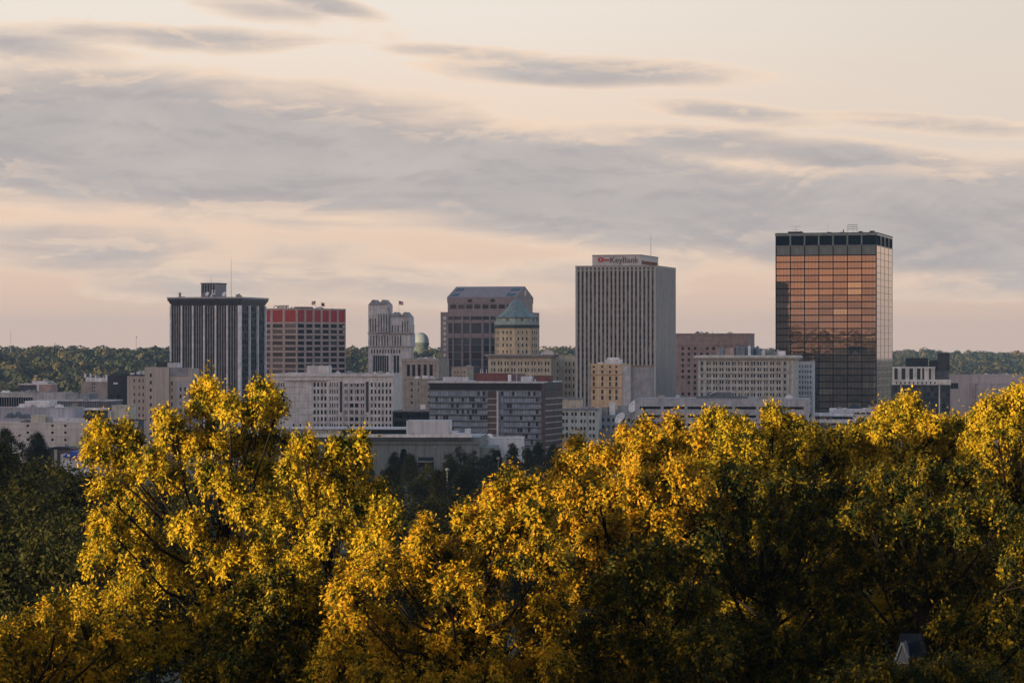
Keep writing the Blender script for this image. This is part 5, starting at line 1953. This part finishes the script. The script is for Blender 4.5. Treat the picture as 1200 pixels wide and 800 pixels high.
b.box('roof_slab', -b.W - .5, .4, -1.2, b.dep, b.H - 2.0, b.H + .35, WHITE)
b.box('low_drum', b.x(23), b.x(31), -1, 5, 0, b.z(473), WHITE)
b.finish(parapet=0)
b = Bld('lavender_hall', 'plain pale lavender hall above the white concrete building', 88, 1230, 478.5, pl=-30, dep=20, theta=3, wall=mat('pale lavender panel', (0.30, 0.30, 0.345), .7, .05), roof=ROOFL)
b.box('bright_panel', b.x(58), b.x(86.5), -.3, 0, 0, b.z(479), mat('bright lavender panel', (0.36, 0.36, 0.42), .7, .03))
b.box('white_base', b.x(58), b.x(100), -3, -.3, 0, b.z(489.5), WHITE)
b.finish()
b = Bld('concrete_block', 'white stained concrete building with few small square windows at the lower left', 150, 1150, 496.5, pl=-30, dep=22, theta=3, wall=mat('stained white concrete', (0.45, 0.42, 0.41), .9, .22, .12, .12), roof=ROOFL)
b.face('f', [(b.z(r + 2.6), b.z(r), [(b.x(p), b.x(p + 3.0)) for p in (31, 60, 75, 103, 118)]) for r in (496.9 + .6, 505.5, 514)], .4, G_BLACK)
b.box('tank_room', b.x(35), b.x(52), 2, 9, b.H, b.z(486.5), mat('cream tank', (0.37, 0.35, 0.30)))
b.box('tank_room', b.x(52.2), b.x(57), 3, 8, b.H, b.z(489), CONC)
mb = MB()
for (p0, p1, r0, r1) in ((3, 14, 490, 484), (14, 22, 489, 482.5), (20, 34, 490.5, 485)):
    mb.ext_y([(b.x(p0), b.z(r0)), (b.x(p1), b.z(r0)), (b.x((p0 + p1) / 2), b.z(r1))], 2, 9)
mb.build('sheet_roof', mat('slate tarpaulin', (0.10, 0.11, 0.13)), b.root)
b.boxes('formwork_lines', [(-b.W, 0, -.04, .02, b.z(r) - .1, b.z(r)) for r in (503, 511.5, 520)], mat('grimy joint', (0.26, 0.24, 0.235)))
b.finish(parapet=.5)
b = Bld('cream_annex', 'cream plastered annex between the slatted hall and the tan apartments', 151, 1240, 476, pl=131, dep=14, theta=5, wall=mat('cream plaster', (0.40, 0.38, 0.34)))
b.box('lower_wing', b.x(118), b.x(131), -1, 10, 0, b.z(481.5), mat('cream plaster', (0, 0, 0)))
b.finish()
b = Bld('flat_canopy', 'thin white flat canopy roof beside the cream annex', 122, 1210, 480.4, pl=100, dep=8, theta=4, wall=DARKM, roof=WHITE)
b.box('roof_slab', -b.W - .4, .4, -1.5, b.dep, b.H, b.H + .8, WHITE)
b.finish(parapet=0)
b = Bld('dark_shed', 'dark slate shed with faint red panels left of the yellow tree fork', 160, 1170, 493, pl=133, dep=14, theta=5, wall=mat('slate shed wall', (0.06, 0.065, 0.08)))
b.face('f', [(b.z(505), b.z(498), even(b.x(136), b.x(157), 4, .6))], .2, glass_mat('dull red glazing', (.06, .03, .03), (.03, .035, .05), None))
b.finish()
b = Bld('brick_row', 'low brown brick building in front of the white concrete one', 96, 960, 527, pl=32, dep=14, theta=4, wall=mat('dull brown brick', (0.10, 0.075, 0.065)), roof=ROOF)
b.face('f', [(b.z(540), b.z(531), [(b.x(p), b.x(p + 3.5)) for p in (36, 44, 55, 69, 82)])], .3, G_SMOKE)
b.box('pale_pilaster', b.x(63.5), b.x(67), -.4, 0, 0, b.z(526.5), mat('cream plaster', (0, 0, 0)))
mb = MB().ext_y([(b.x(57), b.H), (b.x(86), b.H), (b.x(80), b.H + 1.0), (b.x(63), b.H + 1.0)], -.3, 10)
mb.build('low_roof', DARKM, b.root)
b.finish()
# blue and white striped tent
tb = Bld('canopy_tent', 'blue and white canopy tent beside the low brown building', 98, 930, 532, pl=71, dep=8, theta=4, wall=mat('white tent fabric', (0.42, 0.44, 0.5), .8), cat='tent')
BT = mat('blue tent fabric', (0.035, 0.07, 0.30), .7)
mb = MB()
X0, X1 = tb.x(74), tb.x(99)
mb.ext_y([(X0, tb.z(535)), (X1, tb.z(537)), (tb.x(92), tb.z(529.5)), (tb.x(83), tb.z(528.5))], -1.2, 8)
mb.build('canopy', BT, tb.root)
tb.boxes('white_stripe', [(tb.x(80), tb.x(83), -1.3, -1.2, tb.z(534.5), tb.z(532))], WHC)
tb.finish(parapet=0, roof=False)

# --- 25. water tank on the hill behind the gothic tower
D = 3300
wt = empty('water_tower', (px2x(493, D), D, float(gz(px2x(493, D), D))))
tag(wt, 'pale domed water tank on the wooded skyline right of the gothic tower', 'water tower')
g0 = wt.location.z
R_ = 9.5 / F * D
zt_, zm = row2z(389.5, D) - g0, row2z(399, D) - g0
prof = [(R_ * 1.0, zm - 2.2), (R_ * 1.0, zm)]
for i in range(1, 9):
    t = math.pi / 2 * i / 8
    prof.append((max(.02, R_ * math.cos(t)), zm + (zt_ - zm) * math.sin(t)))
MB().lathe(0, 0, prof, 32).build('tank', mat('pale blue grey tank', (0.13, 0.15, 0.165), .95, .05, spec=0.05), wt, True)
MB().lathe(0, 0, [(R_ * .96, 0), (R_ * .96, zm - 6), (R_ * 1.06, zm - 5), (R_ * 1.06, zm - 2.2), (R_ * .9, zm - 2.2)], 32).build('base', mat('dull tank base', (0.05, 0.06, 0.055)), wt)

# masts on the skyline
for (px, ty, by, D, lb) in ((12.5, 389, 408, 3400, 'thin lattice mast on the far hill at the left edge'), (159.5, 395, 408, 3450, 'thin mast with a round top on the far hill left of the dark tower')):
    x = px2x(px, D)
    g0 = float(gz(x, D))
    t = empty('radio_mast', (x, D, g0))
    tag(t, lb, 'mast')
    h = row2z(ty, D) - g0
    mb = MB()
    for a_ in (0, 2.094, 4.188):
        mb.tube((.9 * math.cos(a_), .9 * math.sin(a_), 0), (.25 * math.cos(a_), .25 * math.sin(a_), h), .16, .12, 5)
    mb.build('mast', STEEL, t)
    mb = MB()
    if px < 100:
        mb.box(-2.2, 2.2, -.1, .1, h - 1, h - .6)
    else:
        mb.lathe(0, 0, [(.05, h - 1.2), (1.0, h - .6), (1.2, h), (.9, h + .8), (.05, h + 1.2)], 12)
    mb.build('head', STEEL, t)

# --- street lamps among the valley trees
LAMP = mat('lamp grey', (0.10, 0.11, 0.115), .5)
lamps = [(509.5, 525.5, 960, 'tall grey light mast before the grey arena wall'), (524, 551, 820, 'short light mast with a round white head among the dark trees'),
         (612.5, 525.5, 960, 'tall light mast at the end of the white annex'), (584, 538, 900, 'slim light mast by the short conifer')]
first = None
for px, row, D, lb in lamps:
    x = px2x(px, D)
    g0 = float(gz(x, D))
    h = row2z(row, D) - g0
    t = empty('light_mast', (x, D, g0))
    tag(t, lb, 'street lamp', 'light masts in the valley')
    MB().tube((0, 0, 0), (0, 0, h), .22, .12, 8).build('pole', LAMP, t)
    mb = MB()
    mb.lathe(0, 0, [(.05, h - .1), (.5, h), (.62, h + .3), (.4, h + .65), (.05, h + .75)], 12)
    mb.build('lamp_head', mat('pale lamp glass', (0.14, 0.145, 0.15)), t)

# --- small gabled roof low at the right
D = 90
gx_, gy_ = px2x(1057.5, D), D
zt_ = row2z(751.5, D)
g0 = float(gz(gx_, gy_))
hs = empty('garden_shelter', (gx_, gy_, g0), math.radians(-14))
tag(hs, 'small dark slate shelter with a steep white edged gable low among the right hand trees', 'shelter')
SL = mat('blue black slate', (0.010, 0.013, 0.018), .95, spec=0.05)
hz = zt_ - g0
w_, h_ = .22, .62
MB().ext_y([(-.2, 0), (.36, 0), (.36, hz - .70), (-.2, hz - .70)], .45, 3.0).build('wall', mat('dark timber', (0.03, 0.025, 0.02)), hs)
MB().ext_x([(.1, hz - .66), (3.3, hz - .66), (1.7, hz + .10)], -.26, .42).build('roof', SL, hs)
MB().ext_y([(-w_, hz - h_), (w_, hz - h_), (0, hz - .04)], -.1, 1.0).build('gable', mat('slate blue board', (0.06, 0.07, 0.09)), hs)
mb = MB()
mb.ext_y([(-w_ - .04, hz - h_), (-w_ + .02, hz - h_), (.02, hz), (-.02, hz)], -.16, 0)
mb.ext_y([(w_ - .02, hz - h_), (w_ + .04, hz - h_), (.02, hz), (-.02, hz)], -.16, 0)
mb.box(-w_, w_, -.16, 0, hz - h_ - .04, hz - h_)
mb.build('bargeboards', mat('greyed board', (0.10, 0.11, 0.12)), hs)

# ------------------------------------------------------------------ unseen cloud bank added behind the viewer to thin the sun over the city
def build_added_cloud():
    S = Vector((math.sin(math.radians(SUN_AZ)), math.cos(math.radians(SUN_AZ)), 0))
    Pq = Vector((-S.y, S.x, 0))
    dist = 3600.0
    cen = Vector((0, 1480, 0)) + S * dist
    cen.z = 60 + dist * math.tan(math.radians(SUN_EL)) + 35
    nu, nv = 96, 48
    mb = MB()
    for j in range(nv + 1):
        ph = -math.pi / 2 + math.pi * j / nv
        for i in range(nu):
            t = 2 * math.pi * i / nu
            d = Vector((math.cos(ph) * math.cos(t), math.cos(ph) * math.sin(t), math.sin(ph)))
            lump = 1 + 0.10 * math.sin(7 * d.x + 3 * d.z) * math.cos(5 * d.y + 2) + 0.07 * math.sin(17 * d.x + 4) * math.sin(13 * d.z + 9 * d.y) + 0.03 * math.sin(37 * d.x) * math.cos(31 * d.y + 23 * d.z)
            p = cen + Pq * (d.x * 620 * lump) + S * (d.y * 260 * lump) + Vector((0, 0, d.z * 150 * lump))
            mb.v.append(tuple(p))
    for j in range(nv):
        for i in range(nu):
            k_ = (i + 1) % nu
            mb.f.append((j * nu + i, j * nu + k_, (j + 1) * nu + k_, (j + 1) * nu + i))
    m = bpy.data.materials.new('added cloud vapour')
    m.use_nodes = True
    k = NT(m.node_tree)
    k.n.clear()
    o_ = k.add('ShaderNodeOutputMaterial')
    v_ = k.add('ShaderNodeVolumePrincipled')
    v_.inputs['Color'].default_value = (0.95, 0.95, 0.95, 1)
    v_.inputs['Density'].default_value = 0.0009
    k.l.new(v_.outputs[0], o_.inputs['Volume'])
    o = mb.build('cloud', m)  # unseen cloud, added to thin the sun
    tag(o, 'unseen cloud bank added behind the viewer to thin the sun over the city', 'cloud', None, 'structure')


build_added_cloud()

# ------------------------------------------------------------------ haze
hm = bpy.data.materials.new('haze')
hm.use_nodes = True
k = NT(hm.node_tree)
k.n.clear()
o_ = k.add('ShaderNodeOutputMaterial')
v_ = k.add('ShaderNodeVolumePrincipled')
v_.inputs['Color'].default_value = (0.22, 0.38, 0.66, 1)
v_.inputs['Density'].default_value = 0.000052
v_.inputs['Anisotropy'].default_value = 0.0
k.l.new(v_.outputs[0], o_.inputs['Volume'])
hb = MB().box(-6200, 6700, -5200, 9200, -6, 150).build('haze', hm)
tag(hb, kind='stuff')
